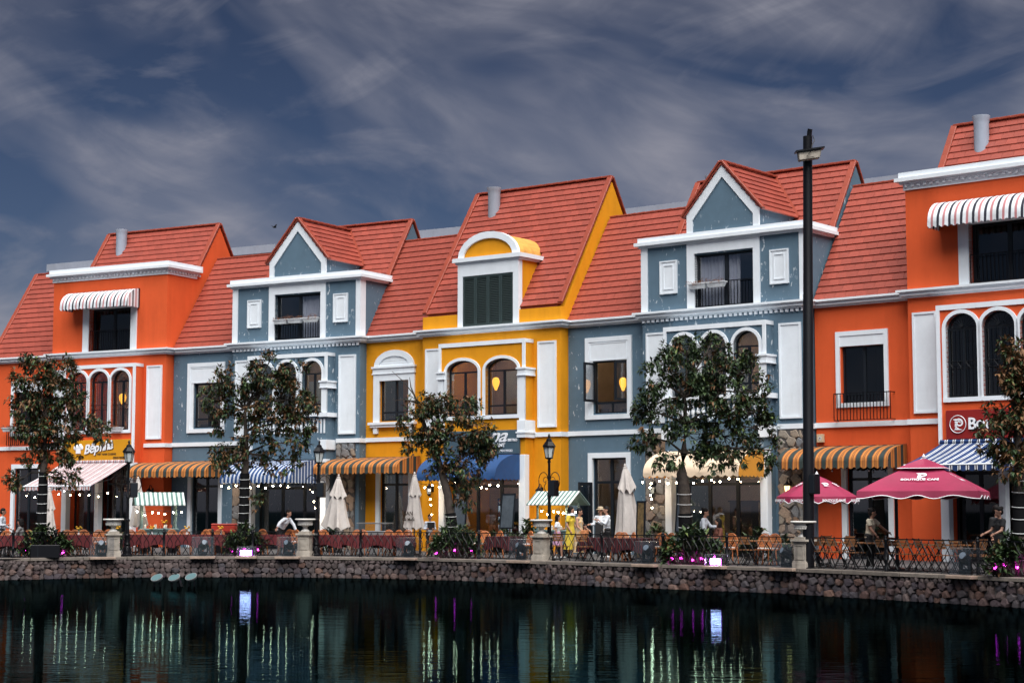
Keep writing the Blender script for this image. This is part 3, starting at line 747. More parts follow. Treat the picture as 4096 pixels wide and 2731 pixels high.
            while x < xe: pts.append((x, PF+0.30+0.05*math.sin(x*42)+0.02*math.sin(x*17))); x += 0.03
            n_ = len(pts); cu.add([(a, b_, 8.7) for a, b_ in pts] + [(a, b_, 10.5) for a, b_ in pts], [(i, i+1, n_+i+1, n_+i) for i in range(n_-1)])
            part('curtain', cu, 'curtain_white', h, True)
            # front gable
            cg = 7.18; g = MB()
            gp = [(5.72, 11.32), (8.64, 11.32), (8.64, 12.02), (cg, 13.62), (5.72, 12.02)]
            g.prism(gp, 1, PF, PF+0.25); part('gable_wall', g, 'grey_wall', h)
            gt = MB(); ot = [(5.70, 11.36), (5.70, 12.02), (cg, 13.66), (8.66, 12.02), (8.66, 11.36)]; it = [(5.94, 11.36), (5.94, 11.82), (cg, 13.25), (8.42, 11.82), (8.42, 11.36)]
            for i in range(4):
                q = [ot[i], ot[i+1], it[i+1], it[i]]; gt.add([(a, PF-0.05, z) for a, z in q] + [(a, PF+0.02, z) for a, z in q], [(0, 1, 2, 3), (7, 6, 5, 4), (0, 4, 5, 1), (1, 5, 6, 2), (2, 6, 7, 3), (3, 7, 4, 0)])
            part('gable_trim', gt, 'white_paint', h)
            gs = MB(); gs.prism([(8.40, 11.3), (8.62, 11.3), (8.62, 12.0), (8.40, 12.0)], 1, PF+0.25, 2.2); gs.prism([(5.74, 11.3), (5.96, 11.3), (5.96, 12.0), (5.74, 12.0)], 1, PF+0.25, 2.2); part('gable_flank', gs, 'grey_wall', h)
            ym = dr - (zr-13.72)/M_
            gb = MB(); gb.prism([(5.76, 11.95), (8.60, 11.95), (cg, 13.62)], 1, PF+0.25, ym); rfp = gb
            hyp = math.hypot(1.58, 1.77)
    roof = link('roof', None, h, (0, 0, 0))
    rid = Vector((0, 1/math.hypot(1, M_), M_/math.hypot(1, M_)))
    # link roof
    LD = 2.80
    lk = MB(); x0 = sl
    lk.prism([(0.05, 8.60), (-0.03, 8.60), (-0.03, 8.66), (LD, 8.66+M_*(LD+0.03)-0.0), (LD+0.4, 12.9), (6.3, 8.6)], 0, x0, LT+0.05)
    part('roof_deck', lk, 'deck', roof)
    if kind == 'yellow':
        def skip(u, v): 
            z = 9.30+v*rid.z
            return 5.6 < LT-0.1+u < 8.35 and z < 11.6
        y0 = dr-(zr-9.30)/M_
        tiles(items, (LT-0.08, y0, 9.30), (1, 0, 0), rid, LE+0.02-LT+0.08, (zr-9.30)/rid.z, skip)
        mr = MB(); mr.prism([(y0, 9.20), (y0, 9.28), (dr, zr-0.03), (dr+3.2, zr-0.03-3.2*M_), (dr+3.2, zr-0.25-3.2*M_)], 0, LT+0.22, LE-0.22)
        zb_ = 9.30
    else:
        zb_ = {'orange': 12.36, 'grey': 11.26}[kind]; y0 = dr-(zr-zb_)/M_
        gap = (lambda u, v: 6.2 < LT+u < 8.1 and zb_+v*rid.z < 12.2) if kind == 'grey' else None
        tiles(items, (LT-0.05, y0, zb_), (1, 0, 0), rid, LE+0.02-LT+0.05, (zr-zb_)/rid.z, gap)
        mr = MB(); mr.prism([(y0, zb_-0.25), (y0, zb_-0.02), (dr, zr-0.03), (dr+3.2, zr-0.03-3.2*M_), (dr+3.2, zr-0.3-3.2*M_)], 0, LT+0.22, LE-0.22)
    part('roof_deck', mr, 'deck', roof)
    if kind == 'grey':
        part('roof_deck', gb, 'deck', roof)
        gl = ym-(PF-0.10)
        ux = Vector((1.58, 0, 1.77)).normalized()
        tiles(items, (8.78, PF-0.10, 11.91), (0, 1, 0), (-ux.x, 0, ux.z), gl+0.15, hyp, lambda u, v: (PF-0.1+u) > y0 + (11.9-zb_+v*ux.z)/M_+0.35)
        tiles(items, (5.58, PF-0.10+gl, 11.91), (0, -1, 0), (ux.x, 0, ux.z), gl, hyp, lambda u, v: (PF-0.1+gl-u) > y0 + (11.9-zb_+v*ux.z)/M_+0.35)
    tiles(items, (x0, -0.03, 8.655), (1, 0, 0), rid, LT-x0, (12.92-8.655)/rid.z)
    place_tiles(items, roof)
    nrm = Vector((0, -rid.z, rid.y)); nr2 = Vector((0, rid.z, rid.y))
    for s_ in (LE-0.06, LT+0.03):
        edge_run(roof, (s_, y0, zb_+0.03), (s_, dr, zr+0.03), nrm)
        edge_run(roof, (s_, dr+1.7, zr+0.03-1.7*M_), (s_, dr, zr+0.03), nr2)
    edge_run(roof, (LT, dr, zr+0.02), (LE, dr, zr+0.02), (0, 0, 1), 'ridge_tile')
    edge_run(roof, (x0, LD+0.05, 12.93), (LT, LD+0.05, 12.93), (0, 0, 1), 'ridge_tile')
    if first: edge_run(roof, (x0+0.05, 0.0, 8.70), (x0+0.05, LD+0.02, 12.95), nrm)
    if first:
        part('flank_wall', MB().prism([(0.02, 0), (0.02, 8.6), (LD, 12.8), (6.3, 8.6), (6.3, 0)], 0, sl+0.02, sl+0.2), WM, h)
    if kind == 'grey':
        ga = (7.18, PF-0.04, 13.74)
        edge_run(roof, (8.80, PF-0.04, 11.93), ga, (ux.z, 0, ux.x)); edge_run(roof, (5.56, PF-0.04, 11.93), ga, (-ux.z, 0, ux.x))
        edge_run(roof, (7.18, PF-0.1, 13.73), (7.18, ym+0.1, 13.73), (0, 0, 1), 'ridge_tile')
        # valley boards
        vt = MB()
        va, vb = Vector((8.80, y0+(11.93-zb_)/M_, 11.97)), Vector((7.18, ym, 13.76))
        for q0, q1 in ((va, vb), (Vector((5.56, va.y, va.z)), vb)):
            vt.tube([q0, q1], 0.085, 4)
        part('valley_cap', vt, 'tile_edge', roof)
    # ---- dormer of the yellow house
    if kind == 'yellow':
        dw = MB(); dw.box(8.30, 8.46, PF, 1.6, 8.62, 11.2); dw.box(5.54, 5.70, PF, 1.6, 8.62, 11.2)
        dw.prism([(5.57, 11.3)] + arc_pts(7.0, 1.42, 11.38, 0.90), 1, PF+0.03, PF+0.1); part('dormer_wall', dw, 'yellow_wall', h)
        dm = MB(); dm.box(5.54, 5.78, PF-0.05, PF+0.2, 8.66, 10.66); dm.box(8.22, 8.48, PF-0.05, PF+0.2, 8.66, 10.66); dm.box(5.54, 8.48, PF-0.052, PF+0.2, 10.66, 11.16)
        for z0, z1, p in ((11.14, 11.22, 0.08), (11.22, 11.38, 0.17)):
            dm.box(5.52-p, 8.48+p, PF-p, PF+0.2, z0, z1); dm.box(8.40, 8.48+p, PF+0.2, 1.3, z0, z1); dm.box(5.52-p, 5.6, PF+0.2, 1.3, z0, z1)
        arch_ring(dm, 7.0, 1.19, 11.38, 0.70, 0.26, PF-0.06, PF+0.12); part('dormer_trim', dm, 'white_paint', h)
        pa = arc_pts(7.0, 1.40, 11.36, 0.92); dv = MB()
        for (xa, za), (xb, zb2) in zip(pa[:-1], pa[1:]):
            ya, yb = dr-(zr-za)/M_+0.1, dr-(zr-zb2)/M_+0.1
            dv.add([(xa, PF+0.12, za), (xb, PF+0.12, zb2), (xb, yb, zb2), (xa, ya, za)], [(0, 1, 2, 3)])
        part('dormer_vault', dv, 'vault_paint', h, True)
        sh = MB().box(0, 0.605, 0, 0.03, 0, 0.01); sl_m = MB(); sl_m.add([(0.07, 0.0, 0.0), (0.535, 0.0, 0.0), (0.535, 0.045, 0.05), (0.07, 0.045, 0.05), (0.07, 0.012, -0.004), (0.535, 0.012, -0.004), (0.535, 0.057, 0.046), (0.07, 0.057, 0.046)], [(0, 1, 2, 3), (7, 6, 5, 4), (0, 4, 5, 1), (2, 6, 7, 3)])
        slat = sl_m.mesh('slat'); slat.materials.append(MT['shutter_green'])
        for i in range(4):
            f = MB(); frame_rect(f, 0.003, 0.602, 8.69, 10.64, 0.075, 0, 0.07); x = 5.79+i*0.608
            s_ = part('shutter_leaf', f, 'shutter_green', h, loc=(x, PF-0.03, 0))
            for j in range(27): link('slat', slat, s_, (0, 0.012, 8.775+j*0.0665))
        part('shutter_backing', MB().box(5.78, 8.22, PF+0.06, PF+0.08, 8.68, 10.66), 'frame_dark', h)
    # ---- chimney
    if kind != 'grey' or OPEN_CASEMENT:
        yc = dr-0.55; cz = zr-0.55*M_
        c_ = MB().lathe([(0.25, cz-0.6), (0.25, zr-0.15), (0.27, zr+0.0), (0.30, zr+0.10), (0.30, zr+0.14), (0.24, zr+0.14), (0.22, zr+0.0)], 24, (5.0 if kind != 'grey' else 4.75, yc, 0)); part('chimney', c_, 'hazed_white', h, True)
    # ---- stone piers at street level
    if kind == 'grey':
        for s0, s1, sd in ((3.85, 5.0, 1), (9.28, 10.22, 2)):
            pi_ = part('stone_pier', MB().box(s0, s1, PF-0.05, PF+0.02, 0, 4.29), 'stone_mortar', h)
            for it_ in rubble(h, s0, s1, 0, 4.25, PF-0.05, sd+int(ang)): put_stone(it_, PST, pi_, 'stone')
    return h
mat('wood_in', (0.05, 0.025, 0.015), 0.6); mat('back_pane', (0.32, 0.35, 0.38), 0.5)
mat('vault_paint', (0.62, 0.30, 0.06), 0.75, var=0.3, vs=2.5)
HO = [(Vector((-24.031, 81.841, 0)), 28.8), (Vector((-14.887, 76.813, 0)), 30.7), (Vector((-6.257, 71.691, 0)), 36.4), (Vector((2.100, 65.537, 0)), 38.7), (Vector((10.260, 59.004, 0)), 40.5)]
OPEN_CASEMENT = False
H0 = make_house('orange', 'orange town house at the left end of the row with a yellow sign', *HO[0], first=True)
H1 = make_house('grey', 'grey blue gabled town house between the orange and yellow houses, above the blue striped awning', *HO[1])
H2 = make_house('yellow', 'mustard yellow town house with dark green shutters in a round topped dormer', *HO[2])
OPEN_CASEMENT = True
H3 = make_house('grey', 'grey blue gabled town house with an open casement window, above the cream awning', *HO[3])
H4 = make_house('orange', 'orange town house at the right edge with a dark red sign', *HO[4])
HS = [H0, H1, H2, H3, H4]
def hl(k, s, d, z):            # house-local to world
    o, a = HO[k]; a = R(a)
    return Vector((o.x + s*math.cos(a) + d*math.sin(a), o.y - s*math.sin(a) + d*math.cos(a), z))

# houses of the next row, seen over the roofs
def rear_house(k, s0, s1, lab):
    p = hl(k, s0, 12.0, 0); r = thing('rear_house', lab, 'house', (p.x, p.y, 0), -R(HO[k][1]), 'houses of the row behind')
    wd = s1-s0
    part('wall', MB().box(0, wd, 0.6, 8, 0, 11.8), 'orange_wall', r)
    part('parapet', MB().box(-0.15, wd+0.15, 2.1, 8, 15.15, 15.58).box(-0.05, wd+0.05, 2.2, 7.9, 15.0, 15.15), 'hazed_white', r)  # white cap, its colour dulled to imitate haze
    rf = link('roof', None, r, (0, 0, 0)); mb = MB(); mb.prism([(0.0, 11.7), (2.2, 15.0), (7.8, 15.0), (8.0, 11.7)], 0, 0, wd); part('roof_deck', mb, 'deck', rf)
    up = Vector((0, 2.2, 3.3)).normalized(); ln = math.hypot(2.2, 3.3); n = 11
    for i in range(4, n):
        c = MB(); t = ln/n; q = Vector((0, 0, 11.7)) + up*(i*t); nn = Vector((0, -up.z, up.y))
        a, b_ = q + nn*0.05, q + up*t + nn*0.015
        c.add([(0.02, a.y, a.z), (wd-0.02, a.y, a.z), (wd-0.02, b_.y, b_.z), (0.02, b_.y, b_.z), (0.02, a.y+0.03, a.z-0.05), (wd-0.02, a.y+0.03, a.z-0.05)], [(0, 1, 2, 3), (4, 5, 1, 0)])
        part('tile_course', c, 'tile_hazed', rf)
    dm = MB(); arch_ring(dm, wd*0.45, 0.5, 13.7, 0.42, 0.16, 0.7, 1.9, 12.8); part('dormer_trim', dm, 'white_paint', r)
    part('dormer_window', MB().prism([(wd*0.45-0.5, 12.8), (wd*0.45+0.5, 12.8)] + arc_pts(wd*0.45, 0.5, 13.7, 0.42)[::-1], 1, 0.9, 0.95), 'frame_dark', r)
rear_house(0, -10.6, -5.2, 'pale red mansard roof with white parapet behind the leftmost orange house')
rear_house(0, 0.3, 5.2, 'pale red mansard roof rising behind the gap left of the first grey house')
rear_house(1, 0.6, 5.95, 'pale red mansard roof rising behind the gap left of the yellow house')
rear_house(2, 2.0, 7.2, 'pale red mansard roof rising behind the gap right of the yellow house')
rear_house(3, 3.0, 8.3, 'pale red mansard roof rising behind the tall black pole')

# ------------------------------------------------------------------ awnings
WS, DK = (0.74, 0.78, 0.82), (0.02, 0.02, 0.035)
def S2(n, cols, per):
    stripes(n, cols, per, 0); stripes(n + '_side', cols, per, 1)
S2('aw_green', [(0.36, (0.025, 0.042, 0.040)), (0.06, (0.16, 0.05, 0.02)), (0.17, (0.54, 0.20, 0.04)), (0.05, (0.16, 0.05, 0.02)), (0.08, (0.46, 0.17, 0.035)), (0.05, (0.16, 0.05, 0.02)), (0.17, (0.54, 0.20, 0.04)), (0.06, (0.16, 0.05, 0.02))], 0.42)
S2('aw_blue', [(0.50, (0.012, 0.05, 0.16)), (0.12, WS), (0.10, (0.012, 0.05, 0.16)), (0.12, WS), (0.16, (0.012, 0.05, 0.16))], 0.20)
S2('aw_pink', [(0.28, WS), (0.20, (0.48, 0.20, 0.21)), (0.30, WS), (0.22, DK)], 0.40)
S2('aw_red', [(0.34, (0.60, 0.56, 0.58)), (0.16, (0.30, 0.06, 0.05)), (0.14, (0.60, 0.56, 0.58)), (0.12, (0.10, 0.07, 0.10)), (0.12, (0.60, 0.56, 0.58)), (0.12, (0.30, 0.06, 0.05))], 0.36)
S2('aw_navy', [(0.48, (0.008, 0.035, 0.13)), (0.12, WS), (0.14, (0.03, 0.02, 0.035)), (0.12, WS), (0.14, (0.008, 0.035, 0.13))], 0.27)
S2('cart_stripe', [(0.5, (0.70, 0.76, 0.74)), (0.5, (0.11, 0.20, 0.18))], 0.17)
mat('aw_solid', (0.010, 0.055, 0.17), 0.7, var=0.2, vs=1.2, bump=0.1, bs=20); MT['aw_solid_side'] = MT['aw_solid']
mat('aw_cream', (0.68, 0.53, 0.38), 0.7, var=0.12, vs=1.0, bump=0.1, bs=20); mat('aw_cream_side', (0.62, 0.27, 0.03), 0.7, var=0.1)
def scallop(x, per, amp): return amp*(1-abs(math.sin(math.pi*x/per)))
def barrel(k, s0, s1, dw, zt, proj, zb, val, m, label, per=0.24, pw=1.0):
    o = hl(k, s0, dw, 0); t = thing('awning', label, 'awning', o, -R(HO[k][1])); W = s1-s0
    n = 12; pr = []
    for i in range(n+1):
        a = math.pi/2*i/n; pr.append((-proj*math.sin(a)**pw, zb+val+(zt-zb-val)*math.cos(a)**pw if pw != 1 else zb+val+(zt-zb-val)*math.cos(a)))
    rn = random.Random(int(s0*100)+k)
    nx = 24; mb = MB(); vs = []; fs = []
    for j in range(nx+1):
        for (y, z) in pr: vs.append((W*j/nx, y + rn.uniform(-.006, .006), z - (0.02*math.sin(math.pi*((j*3/nx) % 1)) if 0.2 < -y/proj < 0.95 else 0)))
    q = n+1
    for j in range(nx):
        for i in range(n): fs.append((j*q+i, (j+1)*q+i, (j+1)*q+i+1, j*q+i+1))
    mb.add(vs, fs); part('canopy', mb, m, t, True)
    nv = int(W/0.04); va = MB(); vs = []
    for i in range(nv+1):
        x = W*i/nv; vs += [(x, -proj-0.005, zb+val), (x, -proj-0.012+0.012*math.sin(x*9), zb+scallop(x, per, 0.07))]
    va.add(vs, [(2*i, 2*i+2, 2*i+3, 2*i+1) for i in range(nv)]); part('valance', va, m, t, True)
    for x in (0.0, W):
        sd = MB(); pts = []
        ns = int(proj/0.04)
        low = [(-proj+proj*i/ns, zb+scallop(proj*i/ns, per*0.8, 0.06)) for i in range(ns+1)]
        for i in range(ns):
            (ya, za), (yb, zb_) = low[i], low[i+1]
            def ztop(y):
                s_ = min(1, max(0, -y/proj)) ** (1/pw); return zb+val+(zt-zb-val)*math.sqrt(max(0, 1-s_*s_)) ** (pw if pw != 1 else 1)
            sd.add([(x, ya, za), (x, yb, zb_), (x, yb, ztop(yb)), (x, ya, ztop(ya))], [(0, 1, 2, 3)])
        part('side_panel', sd, m + '_side', t)
    fr = MB(); fr.tube([(0, -proj+0.02, zb+val), (W, -proj+0.02, zb+val)], 0.015, 5); fr.tube([(0.02, 0, zb+val), (0.02, -proj, zb+val)], 0.013, 5); fr.tube([(W-0.02, 0, zb+val), (W-0.02, -proj, zb+val)], 0.013, 5); fr.tube([(0, -0.02, zt), (W, -0.02, zt)], 0.015, 5)
    part('frame', fr, 'iron', t)
    return t
def sloped(k, s0, s1, dw, zt, proj, zf, val, m, label, per=0.26):
    o = hl(k, s0, dw, 0); t = thing('awning', label, 'awning', o, -R(HO[k][1])); W = s1-s0
    mb = MB(); n = 8; vs = []
    for i in range(n+1):
        u = i/n; sag = 0.05*math.sin(math.pi*u)
        for j in range(17): vs.append((W*j/16, -proj*u, zt+(zf-zt)*u-sag*(0.7+0.3*math.sin(j))))
    mb.add(vs, [(i*17+j, i*17+j+1, (i+1)*17+j+1, (i+1)*17+j) for i in range(n) for j in range(16)]); part('canopy', mb, m, t, True)
    nv = int(W/0.04); va = MB(); vs = []
    for i in range(nv+1):
        x = W*i/nv; vs += [(x, -proj-0.01, zf), (x, -proj-0.015+0.012*math.sin(x*9), zf-val+scallop(x, per, 0.06))]
    va.add(vs, [(2*i, 2*i+2, 2*i+3, 2*i+1) for i in range(nv)]); part('valance', va, m, t, True)
    part('roller', MB().tube([(-0.05, -0.05, zt+0.02), (W+0.05, -0.05, zt+0.02)], 0.07, 10), m, t, True)
    part('front_bar', MB().tube([(0, -proj, zf), (W, -proj, zf)], 0.025, 8), 'white_paint', t)
    for x in (0.35, W-0.35):
        part('folding_arm', MB().tube([(x, 0, zt-0.25), (x+0.35, -proj*0.5, (zt+zf)/2-0.25), (x, -proj, zf)], 0.02, 6), 'iron', t)
    return t
barrel(0, 4.95, 8.85, PF-0.01, 11.38, 0.85, 10.50, 0.20, 'aw_pink', 'small pink, white and navy striped awning over the left orange house attic window', 0.205)
barrel(4, 4.95, 8.85, PF-0.01, 11.38, 0.85, 10.46, 0.20, 'aw_pink', 'small pink, white and navy striped awning over the right orange house attic window', 0.205)
sloped(0, 5.12, 8.98, BF-0.03, 3.70, 2.45, 2.62, 0.20, 'aw_red', 'red and white striped sloping awning under the yellow sign')
barrel(1, -1.25, 3.2, -0.05, 3.70, 1.45, 2.97, 0.26, 'aw_green', 'green and orange striped awning nearest the yellow sign, at the left')
barrel(1, 5.1, 8.75, BF-0.03, 3.62, 1.75, 2.66, 0.16, 'aw_blue', 'blue and white pinstriped barrel awning on the left grey house')
barrel(2, -1.3, 3.28, -0.05, 3.72, 1.45, 3.02, 0.26, 'aw_green', 'green and orange striped awning left of the plain blue awning')
barrel(2, 5.2, 8.93, BF-0.03, 3.68, 1.55, 2.70, 0.13, 'aw_solid', 'plain dark blue barrel awning on the yellow house', 0.3)
barrel(3, 5.25, 9.05, BF-0.03, 3.64, 1.65, 2.70, 0.16, 'aw_cream', 'cream and mustard barrel awning on the right grey house', 0.3)
barrel(4, -0.72, 3.38, -0.05, 3.72, 1.28, 2.93, 0.26, 'aw_green', 'green and orange striped awning behind the tall black pole')
sloped(4, 5.15, 8.8, BF-0.03, 3.70, 2.55, 2.95, 0.2, 'aw_navy', 'navy and white striped sloping awning under the dark red sign')

# ------------------------------------------------------------------ signs and lettering
FC = {}
def text(body, size, par, loc, m, shear=0.0, ext=0.012, bold=0.0, sp=1.0, rot=(math.pi/2, 0, 0), name='lettering', align='LEFT', sx=1.0):
    c = bpy.data.curves.new('lettering', 'FONT'); c.body = body; c.size = size; c.shear = shear; c.extrude = ext; c.offset = bold; c.space_character = sp; c.align_x = align; c.resolution_u = 3
    o = bpy.data.objects.new('tmp', c); COL.objects.link(o); bpy.context.view_layer.update()
    me = bpy.data.meshes.new_from_object(o.evaluated_get(bpy.context.evaluated_depsgraph_get())); bpy.data.objects.remove(o); me.name = name
    me.materials.clear(); me.materials.append(MT[m])
    q = link(name, me, par, loc, rot); q.scale = (sx, 1, 1); return q
mat('sign_yellow', (0.60, 0.27, 0.005), 0.5, var=0.05); mat('sign_slate', (0.055, 0.095, 0.125), 0.5, var=0.08); mat('sign_red', (0.24, 0.012, 0.010), 0.45, var=0.12, vs=1.2)
mat('letter_white', (0.80, 0.82, 0.85), 0.5); mat('letter_dark', (0.03, 0.018, 0.01), 0.6); mat('letter_shadow', (0.02, 0.03, 0.05), 0.6)
def sign(k, s0, s1, z0, z1, m, label):
    o = hl(k, s0, BF-0.055, z0); t = thing('shop_sign', label, 'sign', o, -R(HO[k][1]))
    part('board', MB().box(0, s1-s0, -0.05, 0.05, 0, z1-z0), m, t, bevel=0.008); return t
t = sign(0, 5.2, 9.03, 3.76, 4.68, 'sign_yellow', 'mustard yellow restaurant sign with white script lettering')
for dx, m, y in ((0.02, 'letter_shadow', -0.055), (0, 'letter_white', -0.085)):
    text('Bếp', 0.56, t, (1.22+dx, y, 0.30-dx), m, 0.35, 0.012, 0.012, 0.92, rot=(math.pi/2, R(-8), 0)); text('nhà', 0.56, t, (2.12+dx, y, 0.42-dx), m, 0.35, 0.012, 0.012, 0.92, rot=(math.pi/2, R(-8), 0))
hat = MB()
for cx_, cz_, r_ in ((0.78, 0.62, 0.13), (0.98, 0.64, 0.12), (0.68, 0.58, 0.10), (1.06, 0.58, 0.09)): hat.ball((cx_, -0.06, cz_), r_, 12, 8, (1, 0.35, 1))
hat.box(0.74, 1.0, -0.09, -0.05, 0.33, 0.56); part('chef_hat_emblem', hat, 'letter_white', t, True)
text('VIET NAM CUISINE', 0.125, t, (1.95, -0.055, 0.24), 'letter_dark', 0, 0.006, 0.002, 1.05); text('0904190582', 0.14, t, (2.88, -0.055, 0.07), 'letter_dark', 0, 0.006, 0.002)
t = sign(2, 5.35, 8.95, 3.70, 4.60, 'sign_slate', 'slate blue bistro sign with white script lettering, partly behind a tree')
text('na', 0.72, t, (2.20, -0.07, 0.46), 'letter_white', 0.45, 0.02, 0.006, 0.95, sx=1.25); text('BISTRO', 0.135, t, (3.08, -0.06, 0.47), 'letter_white', 0, 0.012, 0.004); text('RESTAURANT', 0.20, t, (1.72, -0.06, 0.26), 'letter_white', 0, 0.015, 0.006); text('0904190582', 0.125, t, (2.68, -0.056, 0.08), 'letter_white', 0, 0.004, 0.001)
t = sign(4, 5.32, 9.05, 3.80, 4.70, 'sign_red', 'dark red cafe sign with white capitals and a round emblem')
em = MB(); em.prism([(0.42+0.27*math.cos(2*math.pi*i/32), 0.46+0.27*math.sin(2*math.pi*i/32)) for i in range(32)], 1, -0.085, -0.05); part('round_emblem', em, 'sign_red', t)
rg = MB(); pts = [(0.42+0.27*math.cos(2*math.pi*i/32), -0.085, 0.46+0.27*math.sin(2*math.pi*i/32)) for i in range(33)]; rg.tube(pts, 0.011, 4); part('emblem_rim', rg, 'rim_pink' if 'rim_pink' in MT else 'letter_white', t)
def p_emblem(t, s, loc, m, rot=(math.pi/2, 0, 0), name='emblem'):
    # swirling letter P : a spiral bowl on a scrolled stem
    mb = MB(); sp_ = []
    for i in range(26):
        a = math.pi*0.62 - i*0.33; r = 0.36*(1-i/34.0); sp_.append((0.16+r*math.cos(a), 0.60+r*math.sin(a)*0.9, 0))
    wid = [0.09*(1-i/40) for i in range(26)]
    L_, R_ = [], []
    for i, p in enumerate(sp_):
        q = sp_[min(i+1, 25)]; pq = sp_[max(i-1, 0)]; dx, dy = q[0]-pq[0], q[1]-pq[1]; ln = math.hypot(dx, dy) or 1
        L_.append((p[0]-dy/ln*wid[i], p[1]+dx/ln*wid[i], 0)); R_.append((p[0]+dy/ln*wid[i], p[1]-dx/ln*wid[i], 0))
    mb.add(L_+R_, [(i, i+1, 26+i+1, 26+i) for i in range(25)])
    mb.add([(-0.42, 0.92, 0), (0.08, 0.98, 0), (0.08, 0.84, 0), (-0.22, 0.78, 0)], [(0, 1, 2, 3)])
    for j in range(5):
        z0 = 0.72-j*0.15; mb.add([(-0.26+0.04*j % .08, z0, 0), (-0.06, z0+0.06, 0), (-0.03, z0-0.06, 0), (-0.24, z0-0.12, 0)], [(0, 1, 2, 3)])
    mb.add([(-0.36, 0.0, 0), (0.5, 0.0, 0), (0.18, 0.10, 0), (0.0, 0.24, 0), (-0.12, 0.08, 0)], [(0, 1, 2, 3, 4)])
    me = mb.mesh('emblem'); me.materials.append(MT[m]); o = link(name, me, t, loc, rot); o.scale = (s, s, s); return o
p_emblem(t, 0.36, (0.41, -0.092, 0.28), 'letter_white')
for dx, m, y in ((0.025, 'letter_shadow', -0.055), (0, 'letter_white', -0.10)):
    text('B', 0.50, t, (0.76+dx, y, 0.30-dx), m, 0, 0.015, 0.01); text('OUTIQUÉ', 0.38, t, (1.03+dx, y, 0.30-dx), m, 0, 0.015, 0.008, 1.02); text('C', 0.50, t, (2.70+dx, y, 0.30-dx), m, 0, 0.015, 0.01); text('AFÉ', 0.38, t, (2.98+dx, y, 0.30-dx), m, 0, 0.015, 0.008)

# ------------------------------------------------------------------ placing along the quay
def spot(x, inset):
    p = quay(x)[0]; return p*(1 + inset/p.length)
def face(x):                   # rotation that turns local +x along the quay
    a = quay(x)[1]; return math.atan2(a.y, a.x)
def on_quay(x, d):
    p, a, n = quay(x); return p + n*d
ORD = ['first', 'second', 'third', 'fourth', 'fifth', 'sixth', 'seventh', 'eighth', 'ninth', 'tenth', 'eleventh', 'twelfth', 'thirteenth', 'fourteenth']

# pedestals with urns
mat('pedestal_stone', (0.36, 0.32, 0.27), 0.85, var=0.35, vs=3.5, bump=0.35, bs=30); mat('urn_white', (0.62, 0.60, 0.56), 0.7, var=0.2, vs=4, bump=0.15)
PEDX = [454, 1209, 2145, 3195]
names = ['left of the first lamp post, below the red and white awning', 'beside the middle lamp post, right of the bending waiter', 'left of the family on the promenade', 'in front of the tall black pole']
ped = thing('stone_pedestal', 'square stone pedestal ' + names[0], 'pedestal', on_quay(PEDX[0], 0.28), face(PEDX[0]), 'stone pedestals along the railing')
part('base', MB().box(-0.25, 0.25, -0.22, 0.22, 0, 0.16).box(-0.235, 0.235, -0.205, 0.205, 0.16, 0.20), 'pedestal_stone', ped, bevel=0.006)
sh = MB().box(-0.205, 0.205, -0.18, 0.18, 0.20, 0.70); frame_rect(sh, -0.15, 0.15, 0.25, 0.65, 0.025, -0.195, -0.178); part('shaft', sh, 'pedestal_stone', ped)
part('cap', MB().box(-0.235, 0.235, -0.21, 0.21, 0.70, 0.74).box(-0.275, 0.275, -0.245, 0.245, 0.74, 0.80).box(-0.19, 0.19, -0.17, 0.17, 0.80, 0.87), 'pedestal_stone', ped, bevel=0.006)
urn = thing('stone_urn', 'wide white stone urn ' + names[0], 'urn', on_quay(PEDX[0], 0.28) + Vector((0, 0, 0.87)), face(PEDX[0]), 'stone urns along the railing')
part('foot', MB().lathe([(0.15, 0), (0.15, 0.025), (0.10, 0.06), (0.07, 0.12), (0.085, 0.16), (0.12, 0.18)], 24), 'urn_white', urn, True)
prof = [(0.11, 0.18), (0.20, 0.21), (0.265, 0.27), (0.27, 0.30), (0.24, 0.325), (0.25, 0.36), (0.345, 0.385)]
part('bowl', MB().lathe(prof, 28), 'urn_white', urn, True)
gd = MB()
for i in range(20):
    a = 2*math.pi*i/20; gd.ball((0.225*math.cos(a), 0.225*math.sin(a), 0.245), 0.045, 6, 4)
part('gadroon_ring', gd, 'urn_white', urn, True)
part('rim', MB().lathe([(0.33, 0.385), (0.36, 0.40), (0.36, 0.425), (0.34, 0.44), (0.28, 0.44), (0.26, 0.40)], 28), 'urn_white', urn, True)
for i in range(1, 4):
    copy_thing(ped, on_quay(PEDX[i], 0.28), face(PEDX[i]), 'square stone pedestal ' + names[i]); copy_thing(urn, on_quay(PEDX[i], 0.28) + Vector((0, 0, 0.87)), face(PEDX[i]), 'wide white stone urn ' + names[i])

# railings
POSTX = [[-130, 40, 223], [654, 844, 1003], [1428, 1661, 1900], [2392, 2630, 2890], [3521, 3891, 4230]]
ENDS = [(-150, 430), (478, 1184), (1236, 2118), (2174, 3164), (3226, 4250)]
lab = ['at the far left, before the first urn', 'between the first and second urns', 'between the second and third urns', 'between the third and fourth urns', 'right of the tall black pole']
bar_me = {}
def fence_bar(sgn):
    if sgn not in bar_me:
        pts = []
        for i in range(15):
            z = 0.075 + 0.76*i/14; u = i/14
            if u > 0.72: x = 0.13*((u-0.72)/0.28)**0.75
            elif u > 0.22: x = -0.085*math.sin(math.pi*(u-0.22)/0.5)
            else: x = 0.10*((0.22-u)/0.22)
            pts.append((sgn*x, sgn*0.008, z))
        me = MB().tube(pts, 0.0125, 4, False).mesh('scroll_bar', True); me.materials.append(MT['iron']); bar_me[sgn] = me
    return bar_me[sgn]
